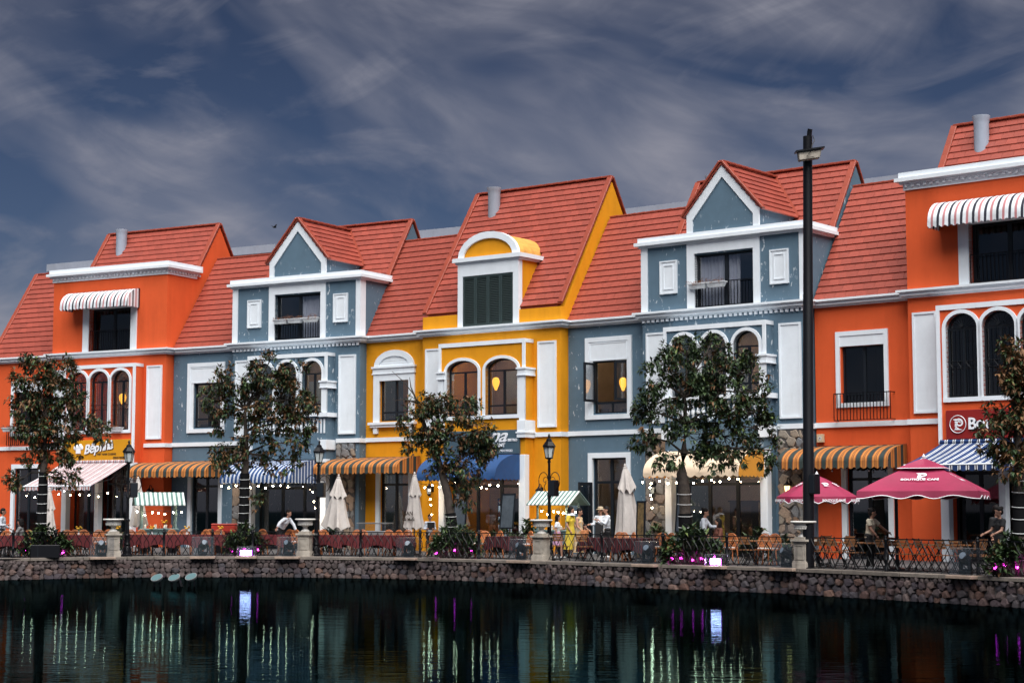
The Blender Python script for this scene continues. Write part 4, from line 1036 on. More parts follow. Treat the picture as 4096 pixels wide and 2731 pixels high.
post_me = MB().lathe([(0.055, 0), (0.055, 0.10), (0.042, 0.12), (0.042, 0.28), (0.05, 0.29), (0.05, 0.33), (0.042, 0.34), (0.042, 0.80), (0.055, 0.82), (0.055, 0.86), (0.04, 0.88), (0.05, 0.91), (0.03, 0.95), (0.005, 0.965)], 12).mesh('post', True); post_me.materials.append(MT['iron'])
for ri in range(5):
    x0, x1 = ENDS[ri]; org = on_quay(x0, 0.28)
    fc = thing('railing', 'black iron railing of interlaced curved bars ' + lab[ri], 'railing', org, 0, 'iron railings along the quay')
    xs = [x0 + (x1-x0)*i/40 for i in range(41)]; line = [on_quay(x, 0.28)-org for x in xs]
    for nm, z, hw in (('top_rail', 0.855, 0.02), ('bottom_rail', 0.065, 0.012)):
        mb = MB(); n = len(line); vs = []
        for p in line: vs += [(p.x, p.y-hw, z-hw*0.7), (p.x, p.y+hw, z-hw*0.7), (p.x, p.y+hw, z+hw*0.7), (p.x, p.y-hw, z+hw*0.7)]
        mb.add(vs, [(4*i+a, 4*i+(a+1) % 4, 4*i+4+(a+1) % 4, 4*i+4+a) for i in range(n-1) for a in range(4)]); part(nm, mb, 'iron', fc)
    for px in POSTX[ri]: link('post', post_me, fc, on_quay(px, 0.28)-org)
    tot = sum((line[i+1]-line[i]).length for i in range(40)); nb = int(tot/0.262)
    for i in range(nb):
        u = (i+0.5)/nb*40; j = min(int(u), 39); p = line[j].lerp(line[j+1], u-j); a = face(xs[j])
        for sg in (1, -1): link('scroll_bar', fence_bar(sg), fc, p, (0, 0, a))

# ornate lamp posts
mat('lamp_glass', (0.55, 0.60, 0.60), 0.3)
def lamp_post(x, inset, label, lean=0.0):
    t = thing('lamp_post', label, 'lamp post', spot(x, inset), face(x), 'ornate lamp posts'); t.rotation_euler[1] = lean
    part('base', MB().lathe([(0.20, 0), (0.20, 0.06), (0.15, 0.10), (0.14, 0.30), (0.10, 0.36), (0.13, 0.42), (0.10, 0.48), (0.10, 0.70), (0.12, 0.74), (0.08, 0.80)], 14), 'iron', t, True)
    part('shaft', MB().lathe([(0.075, 0.80), (0.06, 1.2), (0.085, 1.22), (0.085, 1.27), (0.055, 1.30), (0.05, 2.0), (0.07, 2.02), (0.07, 2.08), (0.048, 2.12), (0.042, 3.10), (0.06, 3.14), (0.03, 3.24)], 12), 'iron', t, True)
    for sg in (1, -1):
        s = MB(); pts = []
        for i in range(22):
            a = math.pi - i*0.205; pts.append((sg*(0.25+0.20*math.cos(a)), 0, 2.55+0.26*math.sin(a) - max(0, i-14)*0.006))
        s.tube(pts, 0.014, 5)
        pts = []
        for i in range(20):
            a = -0.3*i; r = 0.12*(1-i/26); pts.append((sg*(0.17+r*math.cos(a+2.6)), 0, 2.55+r*math.sin(a+2.6)))
        s.tube(pts, 0.011, 5)
        pts = [(sg*(0.05+0.16*math.sin(i*0.33)), 0, 2.12+0.045*i) for i in range(9)]; s.tube(pts, 0.012, 5)
        part('scroll_arm', s, 'iron', t, True)
    ln = MB(); ln.lathe([(0.055, 3.22), (0.13, 3.25), (0.14, 3.28)], 6)
    for i in range(6):
        a = 2*math.pi*i/6; ln.tube([(0.115*math.cos(a), 0.115*math.sin(a), 3.27), (0.185*math.cos(a), 0.185*math.sin(a), 3.62)], 0.012, 4)
    part('lantern_frame', ln, 'iron', t)
    part('lantern_glass', MB().lathe([(0.108, 3.27), (0.175, 3.62)], 6), 'lamp_glass', t)
    part('lantern_roof', MB().lathe([(0.215, 3.61), (0.22, 3.65), (0.13, 3.78), (0.10, 3.80), (0.09, 3.86), (0.03, 3.90), (0.03, 3.94), (0.045, 3.97), (0.008, 4.05)], 6), 'iron', t)
    return t
lamp_post(506, 0.95, 'ornate black lamp post right of the first stone urn', 0)
lamp_post(1262, 0.95, 'ornate black lamp post leaning beside the second stone urn', R(1.5))
lamp_post(2203, 0.95, 'ornate black lamp post in front of the yellow house corner', 0)
def speaker(x, inset, z, label, dx=0.19, sz=(0.27, 0.24, 0.52)):
    p = spot(x, inset); q = p + quay(x)[1]*dx
    t = thing('loudspeaker', label, 'loudspeaker', (q.x, q.y, z), face(x), 'black loudspeakers on posts')
    part('cabinet', MB().box(-sz[0]/2, sz[0]/2, -sz[1]/2, sz[1]/2, -sz[2]/2, sz[2]/2), 'iron', t, bevel=0.02)
    part('grille', MB().box(-sz[0]/2+0.02, sz[0]/2-0.02, -sz[1]/2-0.012, -sz[1]/2, -sz[2]/2+0.03, sz[2]/2-0.03), 'frame_dark', t, bevel=0.004)
    part('mounting_bracket', MB().box(-sz[0]/2-0.08, -sz[0]/2, -0.03, 0.03, -0.04, 0.04), 'iron', t)
speaker(506, 0.95, 2.30, 'black loudspeaker on the left lamp post'); speaker(1262, 0.95, 2.30, 'black loudspeaker on the leaning middle lamp post'); speaker(2203, 0.95, 2.30, 'black loudspeaker on the lamp post by the family')
speaker(3244, 0.45, 2.32, 'black loudspeaker on the tall black pole', 0.26, (0.22, 0.24, 0.55))
# tall pole
t = thing('tall_pole', 'tall plain black pole with a box and spotlight near its top', 'pole', spot(3243, 0.45), 0); t.rotation_euler[1] = R(0.8)
part('shaft', MB().lathe([(0.22, 0), (0.22, 0.03), (0.158, 0.04), (0.152, 3.4), (0.146, 3.42), (0.142, 7.6), (0.136, 7.62), (0.130, 12.1)], 24), 'iron', t, True)
bx_ = part('control_box', MB().prism([(-0.30, 11.33), (0.28, 11.42), (0.33, 11.68), (-0.33, 11.58)], 1, -0.40, -0.14), 'box_grey' if 'box_grey' in MT else 'pedestal_stone', t, bevel=0.02, rot=(0, R(-9), 0), loc=(1.8, 0, 0.1)); bx_.location = (0.0, 0, 0)
bx_.rotation_euler = (0, 0, 0)
part('box_lid', MB().prism([(-0.40, 11.56), (0.40, 11.69), (0.40, 11.735), (-0.40, 11.605)], 1, -0.46, -0.13), 'iron', t)
part('spotlight', MB().tube([(0.04, -0.04, 12.08), (0.045, -0.05, 12.22), (0.06, -0.07, 12.30)], 0.07, 10), 'iron', t, True)
cb = MB(); cb.tube([(0.12, -0.13, 12.1), (0.16, -0.2, 11.95), (0.08, -0.3, 11.8), (0.02, -0.44, 11.6), (-0.1, -0.44, 11.45), (0.1, -0.44, 11.42)], 0.012, 5); part('cable', cb, 'iron', t)

# lights in clear cases on the quay edge
mat('brick_ledge', (0.30, 0.22, 0.17), 0.85, var=0.4, vs=3)
def moving_head(t, flip=1):
    part('light_base', MB().box(-0.14, 0.14, -0.12, 0.12, 0.02, 0.12), 'iron', t, bevel=0.015)
    part('light_yoke', MB().box(-0.17, -0.13, -0.06, 0.06, 0.12, 0.40).box(0.13, 0.17, -0.06, 0.06, 0.12, 0.40).box(-0.17, 0.17, -0.06, 0.06, 0.12, 0.15), 'iron', t, bevel=0.008)
    part('light_head', MB().tube([(-0.05*flip, 0.16, 0.30), (0.0, 0.05, 0.36), (0.05*flip, -0.10, 0.45), (0.06*flip, -0.15, 0.48)], [0.10, 0.135, 0.125, 0.10], 12), 'iron', t, True)
    part('lens', MB().tube([(0.061*flip, -0.151, 0.481), (0.063*flip, -0.157, 0.484)], 0.09, 12), 'lens', t)
mat('lens', (0.16, 0.20, 0.24), 0.1)
def clear_case(t, wd, dp, ht):
    for nm, a in (('front', (-wd/2, wd/2, -dp/2, -dp/2+0.006, 0, ht)), ('back', (-wd/2, wd/2, dp/2-0.006, dp/2, 0, ht)), ('l', (-wd/2, -wd/2+0.006, -dp/2+0.006, dp/2-0.006, 0, ht)), ('r', (wd/2-0.006, wd/2, -dp/2+0.006, dp/2-0.006, 0, ht)), ('t', (-wd/2, wd/2, -dp/2, dp/2, ht, ht+0.006))):
        part('clear_panel', MB().box(*a), 'acrylic', t)
    part('ledge', MB().box(-wd/2-0.06, wd/2+0.06, -dp/2-0.06, dp/2-0.05, -0.09, -0.005), 'brick_ledge', t, bevel=0.01)
cases = [(406, 'left of the first stone urn'), (811, 'right of the left food cart'), (1155, 'left of the second stone urn'), (1633, 'left of the shrub under the leaning tree'), (2085, 'left of the third stone urn'), (2590, 'just left of the tree before the cream awning'), (3150, 'left of the fourth stone urn'), (3870, 'below the big red parasol')]
for i, (x, l_) in enumerate(cases):
    t = thing('stage_light', 'black stage light in a clear case ' + l_, 'stage light', on_quay(x, 0.02) + Vector((0, 0, 0.02)), face(x), 'cased stage lights on the quay edge')
    clear_case(t, 0.74, 0.42, 0.66); moving_head(t, 1 if i % 2 else -1)
mat('led_panel', (0.9, 0.85, 1), 0.4, emit=(0.80, 0.60, 1.0), es=20.0); mat('led_rim', (0.5, 0.05, 0.6), 0.4, emit=(0.62, 0.06, 0.95), es=3.0)
for x, l_ in ((987, 'glowing violet floodlight in a clear case on the quay, left half'), (2876, 'glowing violet floodlight in a clear case on the quay, right half')):
    t = thing('floodlight', l_, 'floodlight', on_quay(x, -0.02) + Vector((0, 0, 0.02)), face(x), 'violet floodlights on the quay'); clear_case(t, 0.62, 0.34, 0.32)
    part('housing', MB().box(-0.24, 0.20, -0.02, 0.08, 0.02, 0.21), 'iron', t); part('bezel', MB().box(-0.225, 0.185, -0.03, -0.02, 0.025, 0.205), 'led_rim', t); part('light_panel', MB().box(-0.205, 0.165, -0.036, -0.03, 0.04, 0.19), 'led_panel', t)
# lamps standing in the water
mat('pool_lamp', (0.085, 0.15, 0.16), 0.25); mat('galv', (0.35, 0.36, 0.36), 0.4, 0.6)
wp = ground_at(697, 2345, WATER_Z); t = thing('fountain_lamps', 'three round pale underwater lamps on stalks standing in the water', 'lamp', wp, face(697))
for dx, dz in ((-0.52, 0.26), (0.0, 0.26), (0.50, 0.28)):
    l_ = part('lamp_head', MB().lathe([(0.10, -0.10), (0.16, -0.06), (0.185, 0.0), (0.185, 0.03)], 20), 'galv', t, True, loc=(dx, 0, dz), rot=(R(28), R(-20), 0))
    part('lens', MB().lathe([(0.165, 0.031), (0.165, 0.036)], 20), 'pool_lamp', l_)
    part('stalk', MB().tube([(dx-0.07, 0.02, -0.3), (dx-0.07, 0.02, dz-0.08)], 0.03, 6).tube([(dx+0.1, 0.02, -0.3), (dx+0.1, 0.02, dz-0.06)], 0.025, 6), 'iron', t)
part('nozzle', MB().tube([(0.22, 0.1, -0.05), (0.10, 0.1, 0.32), (-0.10, 0.1, 0.52)], [0.06, 0.035, 0.014], 10), 'iron', t, True)

# ------------------------------------------------------------------ trees and plants
def leaf_mat(name, c, r=0.5):
    m = mat(name, c, r, var=0.35, vs=1.7, spec=0.35); b = m.node_tree.nodes['Principled BSDF']
    return m
leaf_mat('leaf_green', (0.046, 0.080, 0.028)); leaf_mat('leaf_dark', (0.024, 0.044, 0.020)); leaf_mat('leaf_brown', (0.15, 0.075, 0.032), 0.65); leaf_mat('leaf_light', (0.10, 0.14, 0.035))
mat('bark', (0.055, 0.042, 0.034), 0.9, var=0.4, vs=9, bump=0.8, bs=24); mat('trunk_wrap', (0.006, 0.006, 0.007), 0.8, bump=0.5, bs=14, spec=0.1); mat('cord', (0.6, 0.6, 0.6), 0.7)
def add_leaf(V, Fs, Mi, base, d, up, ln, wd, mi, fold=0.25, droop=0.25):
    d = d.normalized(); s = d.cross(up)
    if s.length < 0.1: s = d.cross(Vector((1, 0.3, 0)))
    s.normalize(); n = s.cross(d)
    o = len(V); m1 = base + d*ln*0.45 - n*ln*0.04; tip = base + d*ln - n*ln*droop
    V += [base, m1 + s*wd*0.5 + n*wd*fold, tip, m1 - s*wd*0.5 + n*wd*fold, m1]
    Fs += [(o, o+1, o+2, o+4), (o, o+4, o+2, o+3)]; Mi += [mi, mi]
def leaf_mesh(name, V, Fs, Mi, mats):
    me = bpy.data.meshes.new(name); me.from_pydata([tuple(v) for v in V], [], Fs)
    for m in mats: me.materials.append(MT[m])
    me.polygons.foreach_set('material_index', Mi); me.update(); return me
def rvec(rn):
    while True:
        v = Vector((rn.uniform(-1, 1), rn.uniform(-1, 1), rn.uniform(-1, 1)))
        if 0.05 < v.length < 1: return v
def tree(label, x, inset, trunk, lobes, seed, brown=0.4, nclump=60, wrap=None, bare=None, per=11, lsize=0.18):
    # trunk: [(dx, z, r)] ; lobes: [(dx, z, rx, rz, weight)] in metres from the base, seen from the quay
    rn = random.Random(seed); t = thing('tree', label, 'tree', spot(x, inset), 0)
    part('trunk', MB().tube([(a, 0, b) for a, b, c in trunk], [c for a, b, c in trunk], 10), 'bark', t, True)
    if wrap:
        wp_ = [(a, b, c) for a, b, c in trunk if wrap[0] <= b <= wrap[1]]
        w_ = part('trunk_wrap', MB().tube([(a, 0, b) for a, b, c in wp_], [c*1.12+0.012 for a, b, c in wp_], 12), 'trunk_wrap', t, True)
        z = wrap[0]+0.12
        while z < wrap[1]-0.05:
            for i in range(len(trunk)-1):
                if trunk[i][1] <= z <= trunk[i+1][1]:
                    u = (z-trunk[i][1])/(trunk[i+1][1]-trunk[i][1]); xa = trunk[i][0]+(trunk[i+1][0]-trunk[i][0])*u; ra = trunk[i][2]+(trunk[i+1][2]-trunk[i][2])*u
            pts = [(xa+(ra*1.12+0.022)*math.cos(2*math.pi*k/14), (ra*1.12+0.022)*math.sin(2*math.pi*k/14), z+0.02*math.sin(2*math.pi*k/14)) for k in range(15)]
            part('cord', MB().tube(pts, 0.010, 4, False), 'cord', w_); z += rn.uniform(0.28, 0.36)
    tops = [Vector((a, 0, b)) for a, b, c in trunk[len(trunk)//2:]]
    tot = sum(l[4] for l in lobes); V, Fs, Mi = [], [], []; br = MB()
    for (dx, z, rx, rz, wt) in lobes:
        c = Vector((dx, rn.uniform(-0.2, 0.2), z)); src = min(tops, key=lambda q: (q-c).length)
        mid = src.lerp(c, 0.5) + Vector((rn.uniform(-.1, .1), rn.uniform(-.1, .1), 0.12)); br.tube([src, mid, c], [0.045, 0.03, 0.016], 6)
        for k in range(max(2, int(nclump*wt/tot))):
            v = rvec(rn); v = v.normalized()*(v.length**0.45)
            e = c + Vector((v.x*rx, v.y*rx*0.95, v.z*rz)); m2 = c.lerp(e, 0.5) + Vector((0, 0, 0.06))
            br.tube([c.lerp(mid, 0.3), m2, e], [0.014, 0.009, 0.004], 4, False)
            for w in range(per):
                wp2 = e + rvec(rn)*0.27; ax = (rvec(rn)*0.6 + (e-c).normalized()*0.5 + Vector((0, 0, 0.15))).normalized()
                cb = rn.random() < brown
                nl = rn.randint(6, 9)
                for q in range(nl):
                    dr = (rvec(rn).normalized()*0.9 + ax*0.75 + Vector((0, 0, -0.35))).normalized()
                    mi = 2 if (cb and rn.random() < 0.75) or rn.random() < brown*0.25 else (1 if rn.random() < 0.5 else (3 if rn.random() < 0.12 else 0))
                    ln = lsize*rn.uniform(0.7, 1.2); add_leaf(V, Fs, Mi, wp2 + dr*0.02, dr, Vector((0, 0, 1)), ln, ln*rn.uniform(0.36, 0.48), mi, 0.2, rn.uniform(0.05, 0.35))
    if bare:
        for pl in bare: br.tube([Vector((a, 0.0, b)) for a, b in pl], [0.035-0.028*i/(len(pl)-1) for i in range(len(pl))], 5)
    part('branches', br, 'bark', t, True)
    o = link('crown', leaf_mesh('crown', V, Fs, Mi, ['leaf_green', 'leaf_dark', 'leaf_brown', 'leaf_light']), t); o['kind'] = 'stuff'
    return t
# crown lobes from the photograph: scale about 113 px per metre at the left, 150 at the right
def px_lobes(x, inset, items):
    p = spot(x, inset); s = FPX/p.y; return [((cx_-x)/s, HC+(2036-cy_)/s, rx/s, rz/s, rx*rz/1000.0) for cx_, cy_, rx, rz in items]
tree('brown and green tree in front of the left orange house', 160, 1.2, [(0, 0, 0.16), (0.0, 0.8, 0.15), (0.02, 2.0, 0.14), (0.03, 2.9, 0.13), (0.05, 3.8, 0.08), (0.05, 4.8, 0.05)],
     px_lobes(160, 1.2, [(110, 1500, 75, 60), (200, 1480, 70, 60), (90, 1610, 75, 60), (180, 1590, 80, 70), (240, 1600, 65, 70), (120, 1720, 75, 60), (220, 1720, 90, 60), (340, 1712, 85, 28), (405, 1742, 35, 20), (120, 1810, 60, 35), (225, 1812, 60, 38), (80, 1920, 60, 25), (250, 1915, 70, 30), (275, 1818, 40, 26)]), 11, 0.42, 135, (0.4, 3.1))
tree('tree in front of the left grey house with a tall sprig at its top', 972, 1.3, [(-0.02, 0, 0.17), (0, 0.9, 0.16), (0.02, 2.0, 0.15), (0.02, 2.9, 0.14), (0.05, 3.6, 0.11), (0.03, 4.4, 0.07), (0.0, 5.2, 0.04)],
     px_lobes(972, 1.3, [(860, 1530, 70, 45), (960, 1510, 70, 55), (1080, 1490, 80, 60), (1150, 1490, 60, 45), (840, 1600, 70, 55), (1000, 1600, 90, 60), (1130, 1590, 90, 60), (1210, 1600, 60, 40), (880, 1680, 70, 50), (1080, 1680, 100, 60), (1190, 1690, 70, 50), (900, 1790, 80, 35), (1000, 1770, 60, 40), (1150, 1770, 80, 45), (870, 1850, 60, 35), (1010, 1830, 60, 35), (1120, 1850, 70, 40), (1075, 1430, 18, 30), (1010, 2000, 50, 25)]), 12, 0.38, 148, (0.4, 3.0))
tree('leaning tree in front of the yellow house with a long bare branch', 1830, 1.4, [(0.05, 0, 0.17), (-0.1, 0.8, 0.16), (-0.2, 1.5, 0.15), (-0.28, 2.1, 0.14), (-0.5, 2.9, 0.12), (-0.75, 3.7, 0.10), (-1.05, 4.3, 0.09), (-1.15, 4.7, 0.06)],
     px_lobes(1830, 1.4, [(1690, 1640, 70, 35), (1770, 1630, 70, 40), (1850, 1660, 80, 50), (1920, 1720, 60, 60), (1720, 1720, 70, 40), (1660, 1770, 60, 35), (1800, 1760, 90, 50), (1900, 1800, 70, 45), (1640, 1690, 40, 25), (1890, 1880, 70, 50), (1780, 1840, 50, 35), (1850, 1930, 55, 35), (1950, 1790, 35, 45), (1730, 1870, 30, 18), (1855, 2000, 30, 30), (1720, 1590, 35, 18)]), 13, 0.38, 108, (0.3, 1.75),
     [[(-1.15, 4.6), (-1.25, 5.1), (-1.45, 5.5), (-1.8, 5.95), (-2.2, 6.3)], [(-1.4, 5.4), (-1.55, 5.75), (-1.6, 6.1)], [(-1.3, 5.2), (-1.75, 5.35), (-2.1, 5.3)], [(-1.1, 4.7), (-0.6, 5.0), (-0.1, 5.15)]])
tree('dense dark green tree in front of the cream awning', 2752, 1.3, [(0.02, 0, 0.18), (0, 0.6, 0.17), (-0.03, 1.5, 0.17), (-0.05, 2.2, 0.18), (-0.12, 2.7, 0.16), (-0.05, 3.3, 0.11), (0.0, 4.2, 0.07), (0.0, 5.0, 0.04)],
     px_lobes(2752, 1.3, [(2760, 1400, 90, 45), (2850, 1400, 70, 45), (2680, 1460, 90, 50), (2800, 1470, 110, 60), (2940, 1460, 90, 50), (3000, 1490, 60, 40), (2640, 1540, 80, 50), (2760, 1560, 110, 60), (2900, 1560, 110, 60), (3020, 1570, 60, 50), (2600, 1640, 70, 40), (2700, 1650, 100, 60), (2850, 1650, 110, 60), (3000, 1660, 90, 60), (2620, 1750, 80, 45), (2760, 1750, 110, 55), (2930, 1760, 110, 55), (3060, 1720, 50, 60), (2720, 1830, 80, 40), (2880, 1840, 90, 45), (3040, 1820, 60, 50), (2580, 1650, 40, 25), (3100, 1800, 30, 50)]), 14, 0.10, 172, (0.35, 2.15))
tree('brown leafed tree cut off by the right edge', 4085, 0.9, [(0.0, 0, 0.15), (0, 1.0, 0.14), (0.0, 2.0, 0.13), (0.02, 3.0, 0.10), (0.03, 4.2, 0.07), (0.05, 5.2, 0.04)],
     px_lobes(4085, 0.9, [(4085, 1400, 50, 45), (4085, 1480, 55, 45), (4110, 1560, 60, 55), (4085, 1650, 50, 40), (4120, 1700, 70, 60), (4040, 1700, 30, 20), (4060, 1800, 65, 40), (4120, 1830, 70, 50), (4075, 1890, 45, 35), (3985, 1790, 40, 22), (4140, 1600, 70, 70), (4010, 1655, 45, 22), (3960, 1725, 35, 18), (4020, 1520, 35, 25)]), 15, 0.55, 80, (0.3, 2.6))

def shrub(label, x, inset, wd, ht, n, seed, ll=0.26, lw=0.07, brown=0.03, magenta=0, cat='shrub'):
    rn = random.Random(seed); t = thing('shrub', label, cat, spot(x, inset), 0, 'leafy shrubs on the promenade'); V, Fs, Mi = [], [], []; st_ = MB()
    for i in range(n):
        b = Vector((rn.uniform(-wd/2, wd/2), rn.uniform(-0.3, 0.3), 0)); h_ = ht*rn.uniform(0.25, 1.0)*(1-0.5*abs(b.x)/(wd/2)); e = b + Vector((rn.uniform(-.1, .1), rn.uniform(-.1, .1), h_))
        st_.tube([b*0.6, e], [0.012, 0.006], 4, False)
        for k in range(rn.randint(9, 13)):
            a = rn.uniform(0, 6.28); el = rn.uniform(-0.3, 1.2); d = Vector((math.cos(a)*math.cos(el), math.sin(a)*math.cos(el), math.sin(el)))
            q = rn.random(); add_leaf(V, Fs, Mi, e - Vector((0, 0, rn.uniform(0, 0.12))), d, Vector((0, 0, 1)), ll*rn.uniform(0.7, 1.2), lw*rn.uniform(0.8, 1.2), 2 if q < brown else (1 if q < 0.5 else (3 if q > 0.93 else 0)), 0.2, 0.3)
    part('stems', st_, 'bark', t); o = link('foliage', leaf_mesh('foliage', V, Fs, Mi, ['leaf_green', 'leaf_dark', 'leaf_brown', 'leaf_light']), t); o['kind'] = 'stuff'
    for i in range(magenta):
        part('uplight', MB().lathe([(0.03, 0), (0.036, 0.05)], 8, (-wd*0.38+wd*0.76*i/max(1, magenta-1) + rn.uniform(-.05, .05), -0.12, rn.uniform(0.12, 0.26))), 'magenta', t)
    return t
mat('magenta', (0.8, 0.05, 0.7), 0.4, emit=(1.0, 0.03, 0.72), es=11.0)
shrub('broad shrub under the leftmost tree', 175, 0.75, 1.7, 1.15, 95, 1, 0.30, 0.085, magenta=3)
shrub('spiky dark shrub under the tree before the blue striped awning', 980, 0.75, 1.2, 1.25, 80, 2, 0.34, 0.07, magenta=3)
shrub('wide dark shrub under the leaning tree', 1825, 0.8, 1.5, 1.3, 105, 3, 0.34, 0.07, magenta=3)
shrub('glossy shrub with magenta lights under the dense tree', 2775, 0.8, 1.6, 1.2, 100, 4, 0.26, 0.10, magenta=5)
shrub('dark shrub with magenta lights at the right edge', 4050, 0.6, 1.1, 1.1, 80, 5, 0.26, 0.09, magenta=4)
for i, (x, ins, wd, ht, l_) in enumerate([(345, 11.5, 1.9, 0.95, 'low leafy bed below the red and white awning'), (2020, 7.5, 1.6, 1.1, 'leafy hedge before the yellow house shopfront'), (2120, 7.6, 0.7, 1.5, 'tall thin plant left of the third stone urn'), (2625, 7.2, 1.0, 1.2, 'broad leafed plant by the stone pier left of the cream awning'), (3030, 6.8, 1.1, 1.2, 'potted leafy plants right of the seated woman in brown'), (3130, 6.6, 1.0, 0.9, 'low ferny plants by the stone pier behind the fourth urn'), (1320, 8.0, 1.2, 1.0, 'low plants below the folded parasol by the stone pier'), (440, 11.0, 0.9, 1.0, 'leafy plant behind the first stone urn')]):
    shrub(l_, x, ins, wd, ht, 34, 20+i, 0.28, 0.10, 0.06)
pb = on_quay(178, 0.1); t = thing('planter_box', 'low black planter box on the quay at the left', 'planter', pb, face(178)); part('trough', MB().box(-0.48, 0.48, -0.14, 0.14, 0, 0.44), 'iron', t, bevel=0.02); part('seam', MB().box(-0.25, -0.23, -0.146, -0.14, 0.02, 0.42), 'frame_dark', t)

# ------------------------------------------------------------------ tables and chairs
mat('cloth_red', (0.085, 0.004, 0.007), 0.8, var=0.2, vs=3); mat('rattan', (0.52, 0.17, 0.055), 0.55, var=0.2, vs=8); mat('seat_white', (0.55, 0.53, 0.5), 0.7); mat('wood', (0.27, 0.115, 0.045), 0.5, var=0.3, vs=5, rnd=0.2); mat('wood_dark', (0.05, 0.03, 0.02), 0.5)
stripes('cloth_plaid', [(0.5, (0.08, 0.004, 0.007)), (0.5, (0.02, 0.004, 0.01))], 0.10)
def cloth(w_, d_, z, drop, m, seed):
    rn = random.Random(seed); mb = MB(); n = 44; top, bot = [], []
    for i in range(n):
        a = 2*math.pi*i/n; c, s_ = math.cos(a), math.sin(a); k = 1/max(abs(c), abs(s_)); x, y = c*k*w_/2, s_*k*d_/2
        f = 1.03 + 0.05*math.sin(a*11+seed) + 0.06*(abs(c*s_)*2)**2; top.append((x, y, z)); bot.append((x*f, y*f, z-drop*(0.85+0.3*(abs(c*s_)*2)**3)))
    mb.add([(0, 0, z+0.004)] + top + bot, [(0, 1+i, 1+(i+1) % n) for i in range(n)] + [(1+i, 1+(i+1) % n, 1+n+(i+1) % n, 1+n+i) for i in range(n)])
    return mb
def make_table(m):
    t = thing('dining_table', 'x', 'table', (0, 0, -50), 0, 'dining tables on the promenade')
    part('table_top', MB().box(-0.52, 0.52, -0.34, 0.34, 0.69, 0.725), 'wood', t, bevel=0.005)
    for sx in (-1, 1):
        part('leg', MB().tube([(sx*0.42, -0.3, 0), (sx*0.42, 0.3, 0.69)], 0.018, 5), 'iron', t); part('leg', MB().tube([(sx*0.42, 0.3, 0), (sx*0.42, -0.3, 0.69)], 0.018, 5), 'iron', t)
    if m: part('tablecloth', cloth(1.1, 0.72, 0.735, 0.40, m, 3), m, t, True)
    return t
def make_rattan():
    t = thing('rattan_chair', 'x', 'chair', (0, 0, -50), 0, 'orange rattan chairs on the promenade')
    for sx in (-1, 1):
        for sy in (-1, 1): part('leg', MB().tube([(sx*0.19, sy*0.18, 0.44), (sx*0.23, sy*0.22, 0)], 0.02, 6), 'rattan', t)
    part('seat', MB().lathe([(0.22, 0.42), (0.235, 0.44), (0.22, 0.46)], 18), 'rattan', t, True)
    fr = MB(); pts = []
    for i in range(19):
        a = math.pi*i/18; pts.append((-0.21*math.cos(a), 0.20+0.05*math.sin(a), 0.46+0.44*math.sin(a)**0.6))
    fr.tube(pts, 0.018, 6); part('back_frame', fr, 'rattan', t, True)
    w_ = MB()
    for i in range(-4, 5):
        x = i*0.042; zt = 0.46+0.42*max(0.0, 1-(x/0.21)**2)**0.3; w_.box(x-0.013, x+0.013, 0.225, 0.235, 0.46, zt)
    for z in (0.56, 0.64, 0.72, 0.80): w_.box(-0.19, 0.19, 0.222, 0.238, z-0.012, z+0.012)
    part('woven_back', w_, 'rattan', t)
    part('seat_pad', MB().lathe([(0.19, 0.46), (0.20, 0.475), (0.17, 0.50)], 16), 'seat_white', t, True)
    return t
def make_folding():
    t = thing('folding_chair', 'x', 'chair', (0, 0, -50), 0, 'wooden folding chairs on the promenade')
    for sx in (-1, 1):
        part('leg', MB().tube([(sx*0.19, -0.24, 0), (sx*0.19, 0.20, 0.88)], 0.014, 5), 'iron', t); part('leg', MB().tube([(sx*0.165, 0.26, 0), (sx*0.165, -0.18, 0.46)], 0.014, 5), 'iron', t)
    for y in (-0.17, -0.09, -0.01, 0.07, 0.15): part('seat_slat', MB().box(-0.20, 0.20, y-0.032, y+0.032, 0.455, 0.475), 'wood', t)
    for z in (0.66, 0.745, 0.83): part('back_slat', MB().box(-0.205, 0.205, 0.20*(z/0.88)-0.03, 0.20*(z/0.88)-0.012, z-0.034, z+0.034), 'wood', t)
    part('stretcher', MB().tube([(-0.165, 0.2, 0.07), (0.165, 0.2, 0.07)], 0.012, 5).tube([(-0.19, -0.2, 0.09), (0.19, -0.2, 0.09)], 0.012, 5), 'iron', t)
    return t
PROTO = {'red': make_table('cloth_red'), 'plaid': make_table('cloth_plaid'), 'bare': make_table(None), 'rattan': make_rattan(), 'fold': make_folding()}
USED = set()
SEG = [(-999, 'left of the first stone urn'), (454, 'right of the first stone urn'), (1209, 'right of the second stone urn'), (2145, 'right of the third stone urn'), (3195, 'right of the tall black pole')]
def seg_of(x):
    r = SEG[0]
    for s_ in SEG:
        if x >= s_[0]: r = s_
    return r[1]
def put_many(kind, items, desc):
    cnt = {}
    for x, ins, rz in sorted(items):
        sg = seg_of(x); cnt[sg] = cnt.get(sg, 0)+1; l_ = '%s %s %s' % (ORD[cnt[sg]-1], desc, sg)
        if sg.startswith('left'): l_ = desc + ', ' + ORD[cnt[sg]-1] + ' from the left edge'
        p = spot(x, ins); a = face(x)+rz
        if kind not in USED:
            USED.add(kind); o = PROTO[kind]; o.location = p; o.rotation_euler = (0, 0, a); o['label'] = l_
        else: copy_thing(PROTO[kind], p, a, l_)
put_many('red', [(40, 1.6, 0), (290, 1.7, 0), (345, 3.6, 0.1), (560, 1.7, 0), (625, 1.5, 0.1), (740, 1.6, -0.1), (850, 1.8, 0), (1095, 1.6, 0), (1315, 1.6, 0.05), (1395, 1.8, 0), (1530, 1.6, 0), (1590, 1.7, -0.05)], 'table with a dark red cloth')
